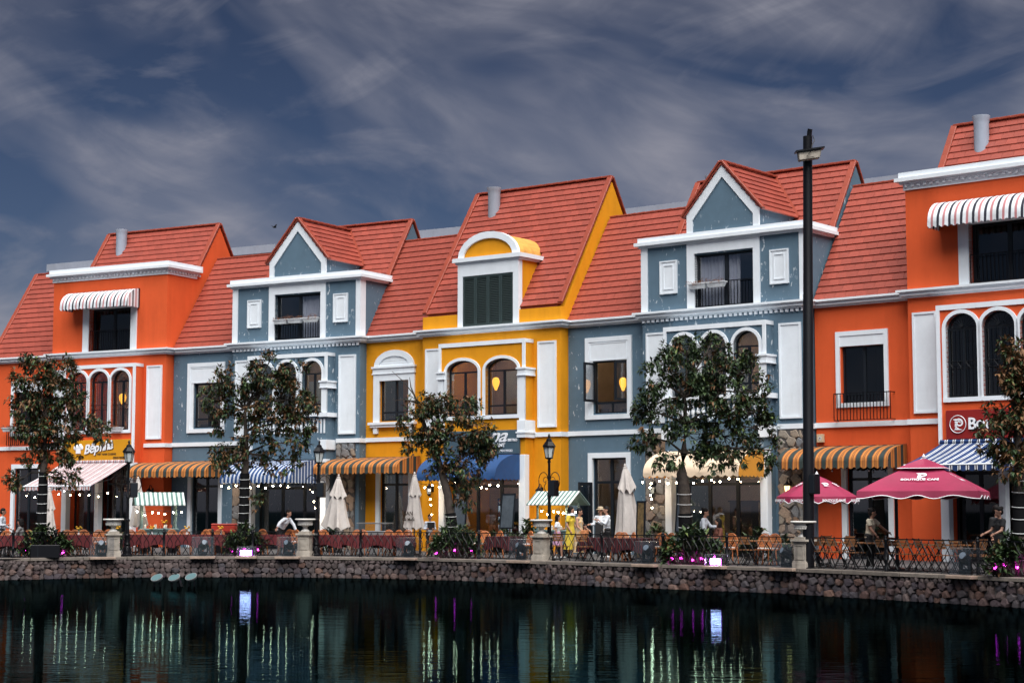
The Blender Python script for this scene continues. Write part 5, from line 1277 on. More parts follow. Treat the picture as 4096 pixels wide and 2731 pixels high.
put_many('plaid', [(2020, 1.8, 0), (2400, 2.0, 0), (2540, 1.8, 0.1), (2590, 3.0, 0)], 'table with a dark plaid cloth')
put_many('bare', [(2960, 1.8, 0), (3050, 1.7, 0), (3330, 2.0, 0), (3470, 2.2, 0.2), (3620, 2.0, 0), (3800, 1.8, 0.1)], 'bare wooden slatted table')
rr = random.Random(4)
put_many('rattan', [(x, ins, rz + rr.uniform(-0.35, 0.35)) for x, ins, rz in [(265, 2.6, 0), (297, 2.4, 0), (336, 2.7, 0), (396, 2.5, 0.2), (428, 2.7, 0), (535, 2.6, 0.6), (572, 2.5, 0), (690, 2.5, 0), (738, 2.7, 0), (805, 2.5, -0.4), (835, 2.8, 0), (868, 2.6, 0), (1145, 2.6, 0), (1167, 2.4, 0), (1038, 2.8, 0), (1262, 2.6, 0), (1300, 2.5, 0.5), (1414, 2.6, -0.3), (1443, 2.8, 0), (1546, 2.6, 0.4), (1578, 2.5, 0), (1618, 2.7, 0), (1742, 2.6, 0.3), (1918, 2.6, 0), (1938, 1.9, 0.2), (1982, 2.6, 0), (2098, 2.6, -0.4), (2470, 2.9, 0), (2486, 2.3, 0.1), (2512, 2.7, -0.3), (2638, 2.6, 0.3), (2664, 2.5, 0), (2922, 2.8, 0), (3056, 2.6, 0.2), (3090, 2.7, 0.3), (15, 2.6, 0.2), (110, 2.5, -0.2)]], 'orange rattan chair')
put_many('fold', [(x, ins, rz + rr.uniform(-0.15, 0.15)) for x, ins, rz in [(2995, 0.9, 3.14), (2250, 1.0, 3.14), (2345, 1.0, 3.14), (3292, 1.3, 3.14), (3350, 1.2, 3.14), (3430, 1.0, 3.14), (3300, 3.4, 0), (3395, 3.6, 0), (3548, 1.1, 3.14), (3628, 1.0, 3.14), (3700, 1.5, 2.9), (3790, 0.9, 3.14), (3852, 0.9, 3.14), (3945, 1.0, 3.2), (3560, 2.6, 0), (3990, 2.2, 0), (3920, 2.4, 0)]], 'wooden folding chair')
# flower vases on tables
mat('flower_yellow', (0.7, 0.38, 0.02), 0.6); mat('vase', (0.7, 0.7, 0.7), 0.3)
for i, (x, ins, l_) in enumerate([(312, 1.8, 'small vase of yellow flowers left of the first stone urn'), (468, 2.4, 'small vase of yellow flowers half hidden by the first stone urn'), (606, 1.7, 'small vase of yellow flowers before the left food cart'), (655, 4.8, 'small vase of tall yellow flowers on the left food cart'), (745, 1.7, 'small vase of yellow flowers right of the left food cart'), (882, 1.8, 'small vase of yellow flowers beside the red cooler')]):
    p = spot(x, ins); t = thing('flower_vase', l_, 'vase', (p.x, p.y, 0.74 if i != 3 else 0.93), 0, 'flower vases on tables'); part('vase', MB().lathe([(0.03, 0), (0.04, 0.03), (0.02, 0.10), (0.03, 0.12)], 10), 'vase', t, True)
    f = MB(); s_ = MB()
    for j in range(8):
        a = j*0.8; q = Vector((0.10*math.cos(a)*rr.uniform(.4, 1), 0.08*math.sin(a), 0.24+0.04*math.sin(j*2))); f.ball(q, 0.036, 7, 5, (1, 1, 0.7)); s_.tube([(0, 0, 0.1), q], 0.004, 3, False)
    part('flowers', f, 'flower_yellow', t); part('stems', s_, 'leaf_green', t)

# ------------------------------------------------------------------ parasols
mat('canvas', (0.50, 0.46, 0.43), 0.85, var=0.18, vs=2.2, bump=0.2, bs=18); mat('parasol_red', (0.27, 0.016, 0.060), 0.6, var=0.15, vs=1.3, bump=0.08, bs=12); mat('pole_grey', (0.22, 0.24, 0.26), 0.4, 0.5)
def folded(x, ins, z0, z1, rad, label, seed, lean=0.0, messy=0.0, words=None):
    rn = random.Random(seed); t = thing('folded_parasol', label, 'parasol', spot(x, ins), face(x), 'folded cream parasols'); t.rotation_euler[1] = lean
    part('pole', MB().tube([(0, 0, 0), (0, 0, z1)], 0.028, 8), 'pole_grey', t)
    def drape(za, zb, ra, rb, n=40, ph=0.0):
        mb = MB(); rows = 9; vs = []
        for j in range(rows+1):
            u = j/rows; z = za+(zb-za)*u; r = ra+(rb-ra)*(u**0.75)*(1-0.12*math.sin(math.pi*u))
            for i in range(n):
                a = 2*math.pi*i/n; f = 1+(0.20*u)*math.sin(8*a+ph)+0.06*math.sin(3*a+ph*2+u*2) + messy*0.5*u*math.sin(2*a+seed)
                vs.append((r*f*math.cos(a)+messy*0.12*u, r*f*math.sin(a), z+(0.05+messy*0.12)*u*math.sin(8*a+ph) - messy*0.2*u*math.cos(a+1)))
        mb.add(vs, [(j*n+i, j*n+(i+1) % n, (j+1)*n+(i+1) % n, (j+1)*n+i) for j in range(rows) for i in range(n)]); return mb
    part('upper_canopy', drape(z1-0.03, z1-0.75, 0.06, rad*0.62, 40, seed), 'canvas', t, True); part('lower_canopy', drape(z1-0.62, z0, rad*0.42, rad, 40, seed+2), 'canvas', t, True)
    part('finial', MB().lathe([(0.075, z1-0.05), (0.075, z1), (0.03, z1+0.02), (0.045, z1+0.06), (0.01, z1+0.12)], 10), 'canvas', t, True)
    part('foot', MB().lathe([(0.26, 0), (0.26, 0.05), (0.05, 0.08), (0.05, 0.3)], 14), 'iron', t)
    if words:
        for s_, z, sz in words: text(s_, sz, t, (-0.02, -rad*0.98, z), 'letter_dark', 0, 0.002, 0.004, align='CENTER')
    return t
folded(190, 8.5, 0.6, 2.35, 0.30, 'folded cream parasol behind the trunk of the leftmost tree', 3)
folded(556, 6.0, 1.0, 2.75, 0.32, 'folded grey cream parasol behind the left food cart', 5, R(-2))
folded(1338, 6.5, 0.95, 2.85, 0.46, 'folded cream parasol in front of the stone pier beside the leaning lamp post', 8, R(3), 0.15)
folded(1657, 3.8, 0.95, 2.85, 0.33, 'folded cream parasol with dark lettering beside the seated woman in white', 2, 0, 0.05, [('SAN', 1.42, 0.20), ('Gà Muối', 1.22, 0.15)])
folded(2522, 4.2, 0.65, 3.0, 0.46, 'untidily folded cream parasol right of the dark doorway', 9, R(-3), 0.35)
def red_parasol(x, ins, zr_, zp, half, label, flap, two, square=True, pole_dx=0.0, rot=0.6):
    t = thing('red_parasol', label, 'parasol', spot(x, ins), rot); n = 4 if square else 8
    def cone(r, z0, z1, seg, r0=0.06):
        mb = MB(); vs = []; rows = 7; N_ = seg*(24 if seg == 4 else 8)
        for j in range(rows+1):
            u = j/rows
            for i in range(N_):
                a = 2*math.pi*i/N_ + math.pi/seg; loc = (a-math.pi/seg) % (2*math.pi/seg)-math.pi/seg
                k = math.cos(math.pi/seg)/math.cos(loc); rr_ = (r0+(r-r0)*u)*(k if seg == 4 else (0.5*k+0.5*1)) / (math.cos(math.pi/seg) if seg == 4 else 1)
                sag = (0.09 if seg == 4 else 0.04)*math.sin(math.pi*u)*abs(math.cos(loc*seg/2)); vs.append((rr_*math.cos(a), rr_*math.sin(a), z1+(z0-z1)*(u**1.12)-sag))
        mb.add(vs, [(j*N_+i, j*N_+(i+1) % N_, (j+1)*N_+(i+1) % N_, (j+1)*N_+i) for j in range(rows) for i in range(N_)]); return mb, vs[-N_:]
    mb, rim = cone(half, zr_, zp-(0.22 if two else 0), n, 0.35 if two else 0.06); part('canopy', mb, 'parasol_red', t, True)
    va = MB(); N_ = len(rim); vs = []
    for i, (a, b, c) in enumerate(rim): vs += [(a, b, c), (a*1.01, b*1.01, c-flap*(0.78+0.22*math.cos(i*math.pi/(4 if two else 2))))]
    va.add(vs, [(2*i, 2*((i+1) % N_), 2*((i+1) % N_)+1, 2*i+1) for i in range(N_)]); part('valance', va, 'parasol_red', t, True)
    ed = MB(); ed.tube([vs[2*i+1] for i in range(N_)] + [vs[1]], 0.012, 4, False); part('white_hem', ed, 'letter_white', t)
    if two:
        mb, r2 = cone(half*0.40, zp-0.26, zp, n, 0.05); part('top_canopy', mb, 'parasol_red', t, True); ed = MB(); ed.tube(r2 + [r2[0]], 0.01, 4, False); part('top_hem', ed, 'letter_white', t)
    part('finial', MB().lathe([(0.03, zp-0.02), (0.035, zp+0.02), (0.05, zp+0.06), (0.02, zp+0.10), (0.004, zp+0.14)], 10), 'letter_white', t, True)
    for i in range(n):
        a = 2*math.pi*i/n + math.pi/n; part('rib', MB().tube([(0.03*math.cos(a), 0.03*math.sin(a), zp-0.3), (half*0.97*math.cos(a), half*0.97*math.sin(a), zr_-0.03)], 0.014, 5), 'iron', t)
    part('pole', MB().tube([(pole_dx, 0, 0), (pole_dx, 0, zp-0.3)], 0.045 if two else 0.028, 8), 'iron' if two else 'pole_grey', t)
    part('foot', MB().lathe([(0.3, 0), (0.3, 0.06), (0.06, 0.09), (0.06, 0.3)], 14, (pole_dx, 0, 0)), 'iron', t)
    return t
u1 = red_parasol(3283, 3.4, 1.99, 2.60, 1.17, 'dark red parasol with white lettering left behind the tall black pole', 0.20, False, False, 0, 0.25)
u2 = red_parasol(3712, 2.3, 2.10, 2.97, 1.55, 'large two tiered crimson parasol with white lettering at the right', 0.20, True, True, -0.75, R(-20))
def on_face(t, a, r, z, slope, s_, size, dz):
    # lettering laid on a canopy face whose outward direction is a
    q = text(s_, size, t, (r*math.cos(a), r*math.sin(a), z), 'letter_white', 0, 0.002, 0.003, align='CENTER')
    q.rotation_euler = (Matrix.Rotation(a+math.pi/2, 3, 'Z') @ Matrix.Rotation(slope, 3, 'X')).to_euler(); return q
for a, s1_ in ((-math.pi/2, 'BOUTIQUÉ CAFÉ'), (0, 'BOUTIQUÉ CAFÉ')):
    sl_ = math.atan2(2.75-2.10, 1.55-0.35); r = 1.02; z = 2.10+(1.55-r)*math.tan(sl_)*0.93+0.02
    on_face(u2, a, r, z, sl_, s1_, 0.13, 0); e_ = p_emblem(u2, 0.30, ((r-0.10)*math.cos(a), (r-0.10)*math.sin(a), z+0.10*math.tan(sl_)), 'letter_white'); e_.rotation_euler = (Matrix.Rotation(a+math.pi/2, 3, 'Z') @ Matrix.Rotation(sl_, 3, 'X')).to_euler()
for i in range(5):
    a = -math.pi/2 + (i-2)*math.pi/4
    q = on_face(u1, a, 1.165, 1.85, R(90), 'BOUTIQUÉ CAFÉ', 0.095, 0); e_ = p_emblem(u1, 0.22, (0.66*math.cos(a), 0.66*math.sin(a), 2.295), 'letter_white'); e_.rotation_euler = (Matrix.Rotation(a+math.pi/2, 3, 'Z') @ Matrix.Rotation(R(28), 3, 'X')).to_euler()

# ------------------------------------------------------------------ food carts
mat('cart_green', (0.12, 0.19, 0.19), 0.6, var=0.2, vs=3); mat('jar', (0.45, 0.10, 0.05), 0.4)
def cart(x, ins, label, rz):
    t = thing('food_cart', label, 'food cart', spot(x, ins), face(x)+rz, 'food carts with striped roofs')
    for sx in (-0.62, 0.62):
        for sy in (-0.36, 0.36): part('post', MB().box(sx-0.03, sx+0.03, sy-0.03, sy+0.03, 0, 1.86), 'cart_green', t)
    part('counter', MB().box(-0.72, 0.72, -0.45, 0.45, 0.86, 0.92).box(-0.68, 0.68, -0.42, 0.42, 0.40, 0.86), 'cart_green', t, bevel=0.01)
    for sy in (-1, 1):
        q = [(-0.92, sy*0.62, 1.80), (0.92, sy*0.62, 1.80), (0.92, 0, 2.26), (-0.92, 0, 2.26)]; mb = MB(); mb.add(q + [(a, b, c-0.035) for a, b, c in q], [(0, 1, 2, 3), (7, 6, 5, 4), (0, 4, 5, 1), (1, 5, 6, 2), (2, 6, 7, 3), (3, 7, 4, 0)]); part('roof_panel', mb, 'cart_stripe' if sy < 0 else 'cart_green', t)
    part('gable_frame', MB().tube([(0.86, -0.55, 1.80), (0.86, 0, 2.20), (0.86, 0.55, 1.80)], 0.03, 5).tube([(-0.86, -0.55, 1.80), (-0.86, 0, 2.20), (-0.86, 0.55, 1.80)], 0.03, 5).tube([(-0.86, -0.4, 1.84), (0.86, -0.4, 1.84)], 0.025, 5), 'cart_green', t)
    for i in range(6): part('jar', MB().lathe([(0.05, 0.92), (0.055, 1.04), (0.03, 1.06), (0.04, 1.08)], 10, (-0.5+i*0.19, -0.2+0.1*(i % 2), 0)), 'jar' if i % 2 else 'seat_white', t, True)
    for sx in (-0.5, 0.5): part('wheel', MB().tube([(sx, -0.47, 0.22), (sx, -0.43, 0.22)], 0.22, 14), 'iron', t)
    return t
cart(630, 5.0, 'food cart with a green and white striped roof at the left', 0.1); cart(2240, 6.0, 'food cart with a green and white striped roof behind the family', 0.1)

# ------------------------------------------------------------------ strings of bulbs
def string(label, pts, sag, n, lit=True, drop=0.10):
    p0 = Vector(pts[0]); t = thing('string_lights', label, 'string lights', p0, 0, 'strings of bulbs'); cab = []
    for a, b in zip(pts[:-1], pts[1:]):
        a, b = Vector(a), Vector(b)
        for i in range(9):
            u = i/8; cab.append(a.lerp(b, u) - p0 - Vector((0, 0, sag*4*u*(1-u))))
    part('cable', MB().tube(cab, 0.007, 4, False), 'iron', t)
    bm_ = string.me.get(lit)
    if not bm_:
        bm_ = MB().ball((0, 0, 0), 0.028, 10, 6).mesh('bulb', True); bm_.materials.append(MT['bulb' if lit else 'bulb_off']); string.me[lit] = bm_
        string.sk = MB().lathe([(0.012, 0.09), (0.022, 0.07), (0.022, 0.03)], 8).mesh('socket'); string.sk.materials.append(MT['iron'])
    for i in range(n):
        u = (i+0.5)/n*(len(cab)-1); j = int(u); p = cab[j].lerp(cab[min(j+1, len(cab)-1)], u-j) - Vector((0, 0, drop+0.05*math.sin(i*2.3)))
        link('bulb', bm_, t, p); link('socket', string.sk, t, p)
string.me = {}
def hz(k, s, d, z): return hl(k, s, d, z)
string('lit bulbs hanging under the red and white awning', [hz(0, 5.0, -3.4, 2.35), hz(0, 7.0, -3.0, 2.45), hz(0, 9.2, -2.4, 2.4)], 0.12, 11)
string('lit bulbs hanging under the blue striped awning', [hz(1, 4.9, -2.7, 2.68), hz(1, 8.7, -2.7, 2.68)], 0.06, 10)
string('lit bulbs hanging down the pier right of the blue striped awning', [hz(1, 8.8, -1.5, 2.6), hz(1, 9.0, -1.4, 1.2)], 0.0, 4)
string('lit bulbs hanging under the plain blue awning', [hz(2, 4.9, -2.4, 2.62), hz(2, 7.0, -2.5, 2.70), hz(2, 8.95, -2.2, 2.62)], 0.08, 12)
string('lit bulbs hanging down the white pier by the leaning tree', [hz(2, 5.0, -1.6, 2.6), hz(2, 5.05, -1.5, 1.4)], 0.0, 4)
string('lit bulbs hanging under the cream awning', [hz(3, 4.7, -2.2, 2.66), hz(3, 9.0, -2.4, 2.74)], 0.05, 12)
string('lit bulbs hanging down beside the stone pier left of the cream awning', [hz(3, 4.75, -1.6, 2.6), hz(3, 4.8, -1.5, 1.7)], 0.0, 4)
string('unlit bulbs under the green and orange awning behind the tall pole', [hz(4, -0.3, -1.2, 2.98), hz(4, 3.3, -1.2, 2.98)], 0.02, 8, False, 0.06)
c1, c2 = spot(630, 4.4), spot(2240, 5.4); ax1, ax2 = quay(630)[1], quay(2240)[1]
string('lit bulbs strung along the left food cart', [c1 - ax1*0.9 + Vector((0, 0, 1.72)), c1 + Vector((0, 0, 1.62)), c1 + ax1*1.0 + Vector((0, 0, 1.74))], 0.12, 7)
string('lit bulbs strung along the food cart behind the family', [c2 - ax2*0.9 + Vector((0, 0, 1.72)), c2 + Vector((0, 0, 1.66)), c2 + ax2*0.95 + Vector((0, 0, 1.74))], 0.10, 7)

# ------------------------------------------------------------------ lanterns, planters, wall lamps and other small things
mat('dry', (0.20, 0.09, 0.05), 0.9)
def lantern(k, s, d, z, m, label, r=0.145, shape=0):
    p = hl(k, s, d, z); t = thing('silk_lantern', label, 'lantern', p, 0, 'silk lanterns behind the windows')
    prof = [(0.04, 0.24), (r*0.75, 0.20), (r, 0.08), (r*0.85, -0.05), (r*0.45, -0.19), (0.035, -0.26)] if not shape else [(0.05, 0.2), (r, 0.12), (r*1.05, 0), (r, -0.12), (0.05, -0.2)]
    part('shade', MB().lathe(prof, 16), m, t, True); part('cap', MB().lathe([(0.05, 0.24), (0.05, 0.28)], 10), 'letter_dark', t); part('tassel', MB().tube([(0, 0, -0.26), (0, 0, -0.50)], 0.010, 5), 'dry', t); part('cord', MB().tube([(0, 0, 0.28), (0, 0, 0.9)], 0.006, 4), 'iron', t)
lantern(0, 7.45, 0.1, 6.55, 'lantern_orange', 'glowing orange lantern in the left orange house middle arch', 0.17)
lantern(0, 9.0, 0.1, 6.5, 'lantern_red', 'dark red lantern in the left orange house right arch', 0.2)
lantern(1, 2.75, 1.0, 6.2, 'lantern_orange', 'glowing orange lantern in the left grey house side window')
lantern(1, 8.55, -0.3, 6.25, 'lantern_orange', 'round glowing lantern at the left of the left grey house right arch', 0.16, 1); lantern(1, 9.0, -0.3, 6.35, 'lantern_orange', 'round glowing lantern at the right of the left grey house right arch', 0.18, 1)
lantern(2, 2.25, 0.7, 6.45, 'lantern_orange', 'glowing orange lantern in the yellow house side window'); lantern(2, 7.15, -0.2, 6.45, 'lantern_orange', 'glowing orange lantern in the yellow house left arch'); lantern(2, 9.0, -0.2, 6.45, 'lantern_red', 'dark purple lantern in the yellow house right arch', 0.2)
lantern(3, 2.1, 0.6, 6.25, 'lantern_orange', 'glowing orange lantern seen through the open casement window')
mat('planter_white', (0.62, 0.64, 0.66), 0.6, var=0.25, vs=6)
def planter(k, s, d, z, label, wd=0.62, seed=1):
    p = hl(k, s, d, z); t = thing('window_planter', label, 'planter', p, -R(HO[k][1]), 'white window planters')
    mb = MB(); a, b = wd/2, wd/2-0.06; mb.add([(-b, -0.07, 0), (b, -0.07, 0), (b, 0.07, 0), (-b, 0.07, 0), (-a, -0.11, 0.17), (a, -0.11, 0.17), (a, 0.11, 0.17), (-a, 0.11, 0.17)], [(0, 3, 2, 1), (0, 1, 5, 4), (1, 2, 6, 5), (2, 3, 7, 6), (3, 0, 4, 7), (4, 5, 6, 7)]); part('trough', mb, 'planter_white', t)
    part('rim', MB().box(-a-0.02, a+0.02, -0.13, -0.10, 0.15, 0.19).box(-a-0.02, a+0.02, 0.10, 0.13, 0.15, 0.19).box(-a-0.02, -a+0.01, -0.10, 0.10, 0.151, 0.189).box(a-0.01, a+0.02, -0.10, 0.10, 0.151, 0.189), 'planter_white', t)
    rn = random.Random(seed); st_ = MB()
    for i in range(16):
        x = rn.uniform(-a, a); st_.tube([(x, 0, 0.15), (x+rn.uniform(-.1, .1), -0.1, 0.26), (x+rn.uniform(-.2, .2), -0.18, 0.26-rn.uniform(-0.1, 0.2))], 0.006, 3, False)
    part('dry_stems', st_, 'dry', t)
for i, s in enumerate((6.4, 7.15, 7.95)): planter(1, s, PF-0.1, 9.36, '%s of three white planters on the left grey house balcony rail' % ('leftmost', 'middle', 'rightmost')[i], 0.72, i)
for i, s in enumerate((6.2, 6.95)): planter(3, s, PF-0.1, 9.36, '%s of two white planters on the right grey house balcony rail' % ('left', 'right')[i], 0.72, i+5)
planter(0, 8.25, BF-0.12, 5.02, 'white planter on the sill of the left orange house right arch', 0.6, 9); planter(0, 7.2, BF-0.12, 5.02, 'white planter on the sill of the left orange house middle arch', 0.6, 10); planter(0, 1.2, -0.38, 5.2, 'white planter on the left orange house window rail', 1.0, 12)
for k in (0, 4): railing(HS[k], 0.86, 2.95, 4.55, 5.46, -0.30, 17, side=0.3)
def wall_lamp(k, s, d, z, label, lit):
    p = hl(k, s, d, z); t = thing('wall_lantern', label, 'wall lamp', p, -R(HO[k][1]), 'black wall lanterns')
    part('bracket', MB().box(-0.05, 0.05, -0.02, 0.0, -0.1, 0.2).tube([(0, 0, 0.12), (0, -0.1, 0.3), (0, -0.2, 0.33), (0, -0.24, 0.22)], 0.015, 5), 'iron', t)
    part('glass', MB().lathe([(0.07, -0.18), (0.11, 0.06)], 6, (0, -0.24, 0)), 'ceiling_light_dim' if lit else 'lamp_glass', t)
    f = MB().lathe([(0.02, -0.27), (0.08, -0.2), (0.08, -0.17)], 6, (0, -0.24, 0)); f.lathe([(0.135, 0.06), (0.14, 0.09), (0.05, 0.17), (0.02, 0.22)], 6, (0, -0.24, 0))
    for i in range(6):
        a = 2*math.pi*i/6; f.tube([(0.072*math.cos(a), -0.24+0.072*math.sin(a), -0.18), (0.115*math.cos(a), -0.24+0.115*math.sin(a), 0.07)], 0.008, 4, False)
    part('cage', f, 'iron', t)
mat('ceiling_light_dim', (1, 0.8, 0.5), 0.5, emit=(1, 0.6, 0.22), es=1.6)
wall_lamp(0, 9.8, PF, 2.35, 'black wall lantern on the orange wall behind the left food cart', False); wall_lamp(2, 4.3, PF, 2.4, 'black wall lantern on the yellow wall left of the plain blue awning', False); wall_lamp(2, 9.55, PF, 2.25, 'black wall lantern on the yellow wall beside the lamp post', False); wall_lamp(3, 4.3, PF-0.05, 2.35, 'black wall lantern on the stone pier left of the cream awning', False); wall_lamp(3, 9.75, PF-0.05, 2.35, 'lit wall lantern on the stone pier behind the red parasol', True)
# loudspeaker box on the orange wall, drinks fridge, cooler, counter, menu boards
mat('beige', (0.55, 0.42, 0.27), 0.6); mat('fridge_blue', (0.01, 0.03, 0.12), 0.4); mat('fridge_light', (0.5, 0.6, 0.65), 0.4, emit=(0.5, 0.65, 0.75), es=0.25); mat('cooler_red', (0.45, 0.03, 0.015), 0.5)
p = hl(4, 0.2, -0.02, 4.0); t = thing('wall_speaker', 'small square beige speaker on the right orange wall', 'speaker', p, -R(HO[4][1])); part('cabinet', MB().box(-0.13, 0.13, -0.10, 0.0, -0.14, 0.14), 'beige', t, bevel=0.01); part('cone', MB().tube([(0, -0.101, 0), (0, -0.106, 0)], 0.075, 14), 'seat_white', t); part('dust_cap', MB().tube([(0, -0.107, 0), (0, -0.112, 0)], 0.02, 8), 'iron', t)
p = hl(2, 7.6, -0.2, 0); t = thing('drinks_fridge', 'drinks fridge with a blue lit header inside the yellow house shop', 'fridge', p, -R(HO[2][1])); part('cabinet', MB().box(-0.36, 0.36, 0.0, 0.6, 0, 2.05), 'iron', t, bevel=0.01); part('header', MB().box(-0.35, 0.35, -0.02, 0.0, 1.80, 2.04), 'fridge_blue', t); part('glass_door', MB().box(-0.31, 0.31, -0.012, -0.002, 0.5, 1.76), 'fridge_light', t)
for z in (0.75, 1.05, 1.35): part('shelf', MB().box(-0.3, 0.3, -0.03, -0.014, z, z+0.02), 'iron', t)
for i in range(15): part('bottle', MB().lathe([(0.03, 0), (0.03, 0.14), (0.012, 0.19), (0.012, 0.23)], 8, (-0.25+0.125*(i % 5), -0.04, (0.77, 1.07, 1.37)[i//5])), ('seat_white', 'jar', 'leaf_dark')[i % 3], t)
text('pepsi', 0.17, t, (-0.10, -0.024, 1.86), 'letter_white', 0, 0.003, 0.003); part('round_logo', MB().tube([(-0.22, -0.022, 1.92), (-0.22, -0.026, 1.92)], 0.075, 18), 'letter_white', t); part('logo_upper', MB().prism([(-0.22+0.072*math.cos(a*0.1*math.pi), 1.935+0.055*math.sin(a*0.1*math.pi)) for a in range(11)], 1, -0.030, -0.027), 'cooler_red', t); part('logo_lower', MB().prism([(-0.22-0.072*math.cos(a*0.1*math.pi), 1.905-0.055*math.sin(a*0.1*math.pi)) for a in range(11)], 1, -0.030, -0.027), 'fridge_blue2', t) if 'fridge_blue2' in MT else None
p = spot(895, 4.5); t = thing('cool_box', 'red cool box on a stand by the left grey doorway', 'cool box', p, face(895)); part('box', MB().box(-0.45, 0.45, -0.25, 0.25, 0.75, 1.05), 'cooler_red', t, bevel=0.03); part('lid', MB().box(-0.46, 0.46, -0.26, 0.26, 1.055, 1.10), 'cooler_red', t, bevel=0.02); part('stand', MB().box(-0.42, 0.42, -0.22, 0.22, 0, 0.745), 'iron', t)
p = spot(1495, 4.2); t = thing('glass_counter', 'low curved glass display counter below the green and orange awning', 'counter', p, face(1495)); part('body', MB().box(-0.65, 0.65, -0.3, 0.3, 0, 0.85), 'galv', t, bevel=0.02)
gp = [(-0.3, 0.85), (-0.28, 1.0), (-0.18, 1.10), (0.3, 1.12), (0.3, 0.85)]; part('glass_hood', MB().prism(gp, 0, -0.65, 0.65), 'acrylic', t); part('counter_top', MB().box(-0.66, 0.66, -0.1, 0.31, 1.12, 1.15), 'galv', t)
def board(x, ins, z0, wd, ht, label, tilt=0.12, m='frame_dark', inner='pane_grey'):
    t = thing('menu_board', label, 'menu board', spot(x, ins), face(x)); f = MB(); frame_rect(f, -wd/2, wd/2, z0, z0+ht, 0.05, -0.02, 0.02); o = part('frame', f, m, t); o.rotation_euler = (-tilt, 0, 0); o2 = part('panel', MB().box(-wd/2+0.05, wd/2-0.05, -0.008, 0.008, z0+0.05, z0+ht-0.05), inner, t); o2.rotation_euler = (-tilt, 0, 0); return t
mat('pane_grey', (0.09, 0.11, 0.13), 0.15, var=0.3, vs=2); mat('menu_print', (0.05, 0.035, 0.02), 0.4, col2=(0.30, 0.20, 0.08), vs=7)
board(2562, 3.6, 0.05, 0.36, 1.85, 'tall dark framed menu board right of the folded parasol', 0.05, 'frame_dark', 'menu_print'); board(2726, 3.6, 0.9, 0.55, 1.5, 'tilted dark framed board left of the wrapped trunk before the cream awning', 0.1); board(2020, 5.5, 0.95, 0.65, 1.25, 'tilted dark framed board in front of the yellow house shop', 0.12); board(1835, 5.0, 0.9, 0.6, 1.4, 'tilted dark framed board behind the leaning tree trunk', 0.1)
# a small bird in the sky
bp_ = at_depth(1098, 909, 95); t = thing('bird', 'tiny dark bird flying above the left grey gable', 'bird', bp_, 0.6); part('body', MB().ball((0, 0, 0), 0.05, 8, 5, (2.6, 1, 1)), 'iron', t, True); wg_ = MB(); wg_.add([(-0.05, 0, 0.02), (0.08, 0, 0.02), (0.02, -0.30, 0.12), (-0.08, -0.30, 0.11)], [(0, 1, 2, 3)]); wg_.add([(-0.05, 0, 0.02), (0.08, 0, 0.02), (0.02, 0.30, 0.12), (-0.08, 0.30, 0.11)], [(0, 1, 2, 3)]); part('wings', wg_, 'iron', t)

# ------------------------------------------------------------------ people
mat('skin', (0.42, 0.22, 0.15), 0.55, var=0.08, vs=6); mat('hair', (0.010, 0.008, 0.008), 0.6, spec=0.15); mat('eye', (0.01, 0.01, 0.012), 0.3); mat('lips', (0.30, 0.07, 0.06), 0.5)
for nm, c in (('cl_white', (0.62, 0.66, 0.72)), ('cl_black', (0.010, 0.010, 0.012)), ('cl_pink', (0.48, 0.27, 0.42)), ('cl_yellow', (0.62, 0.46, 0.04)), ('cl_brown', (0.14, 0.045, 0.028)), ('cl_orange', (0.42, 0.16, 0.06)), ('cl_cream', (0.55, 0.49, 0.38)), ('shoe_white', (0.6, 0.6, 0.6)), ('shoe_dark', (0.02, 0.02, 0.02)), ('hat_tan', (0.42, 0.34, 0.24))): mat(nm, c, 0.8, var=0.15, vs=9, bump=0.25, bs=16)
mat('cl_floral', (0.55, 0.52, 0.45), 0.8, col2=(0.60, 0.30, 0.02), vs=11); mat('cl_spots', (0.02, 0.02, 0.02), 0.8, col2=(0.35, 0.35, 0.35), vs=22)
def remeshed(name, mb, vox, m):
    me = mb.mesh(name); o = bpy.data.objects.new('tmp', me); COL.objects.link(o)
    md = o.modifiers.new('r', 'REMESH'); md.mode = 'VOXEL'; md.voxel_size = vox; sm = o.modifiers.new('s', 'SMOOTH'); sm.factor = 0.5; sm.iterations = 4
    bpy.context.view_layer.update(); r = bpy.data.meshes.new_from_object(o.evaluated_get(bpy.context.evaluated_depsgraph_get())); bpy.data.objects.remove(o)
    r.name = name; r.materials.clear(); r.materials.append(MT[m])
    for p in r.polygons: p.use_smooth = True
    return r
def V3(*a): return Vector(a)
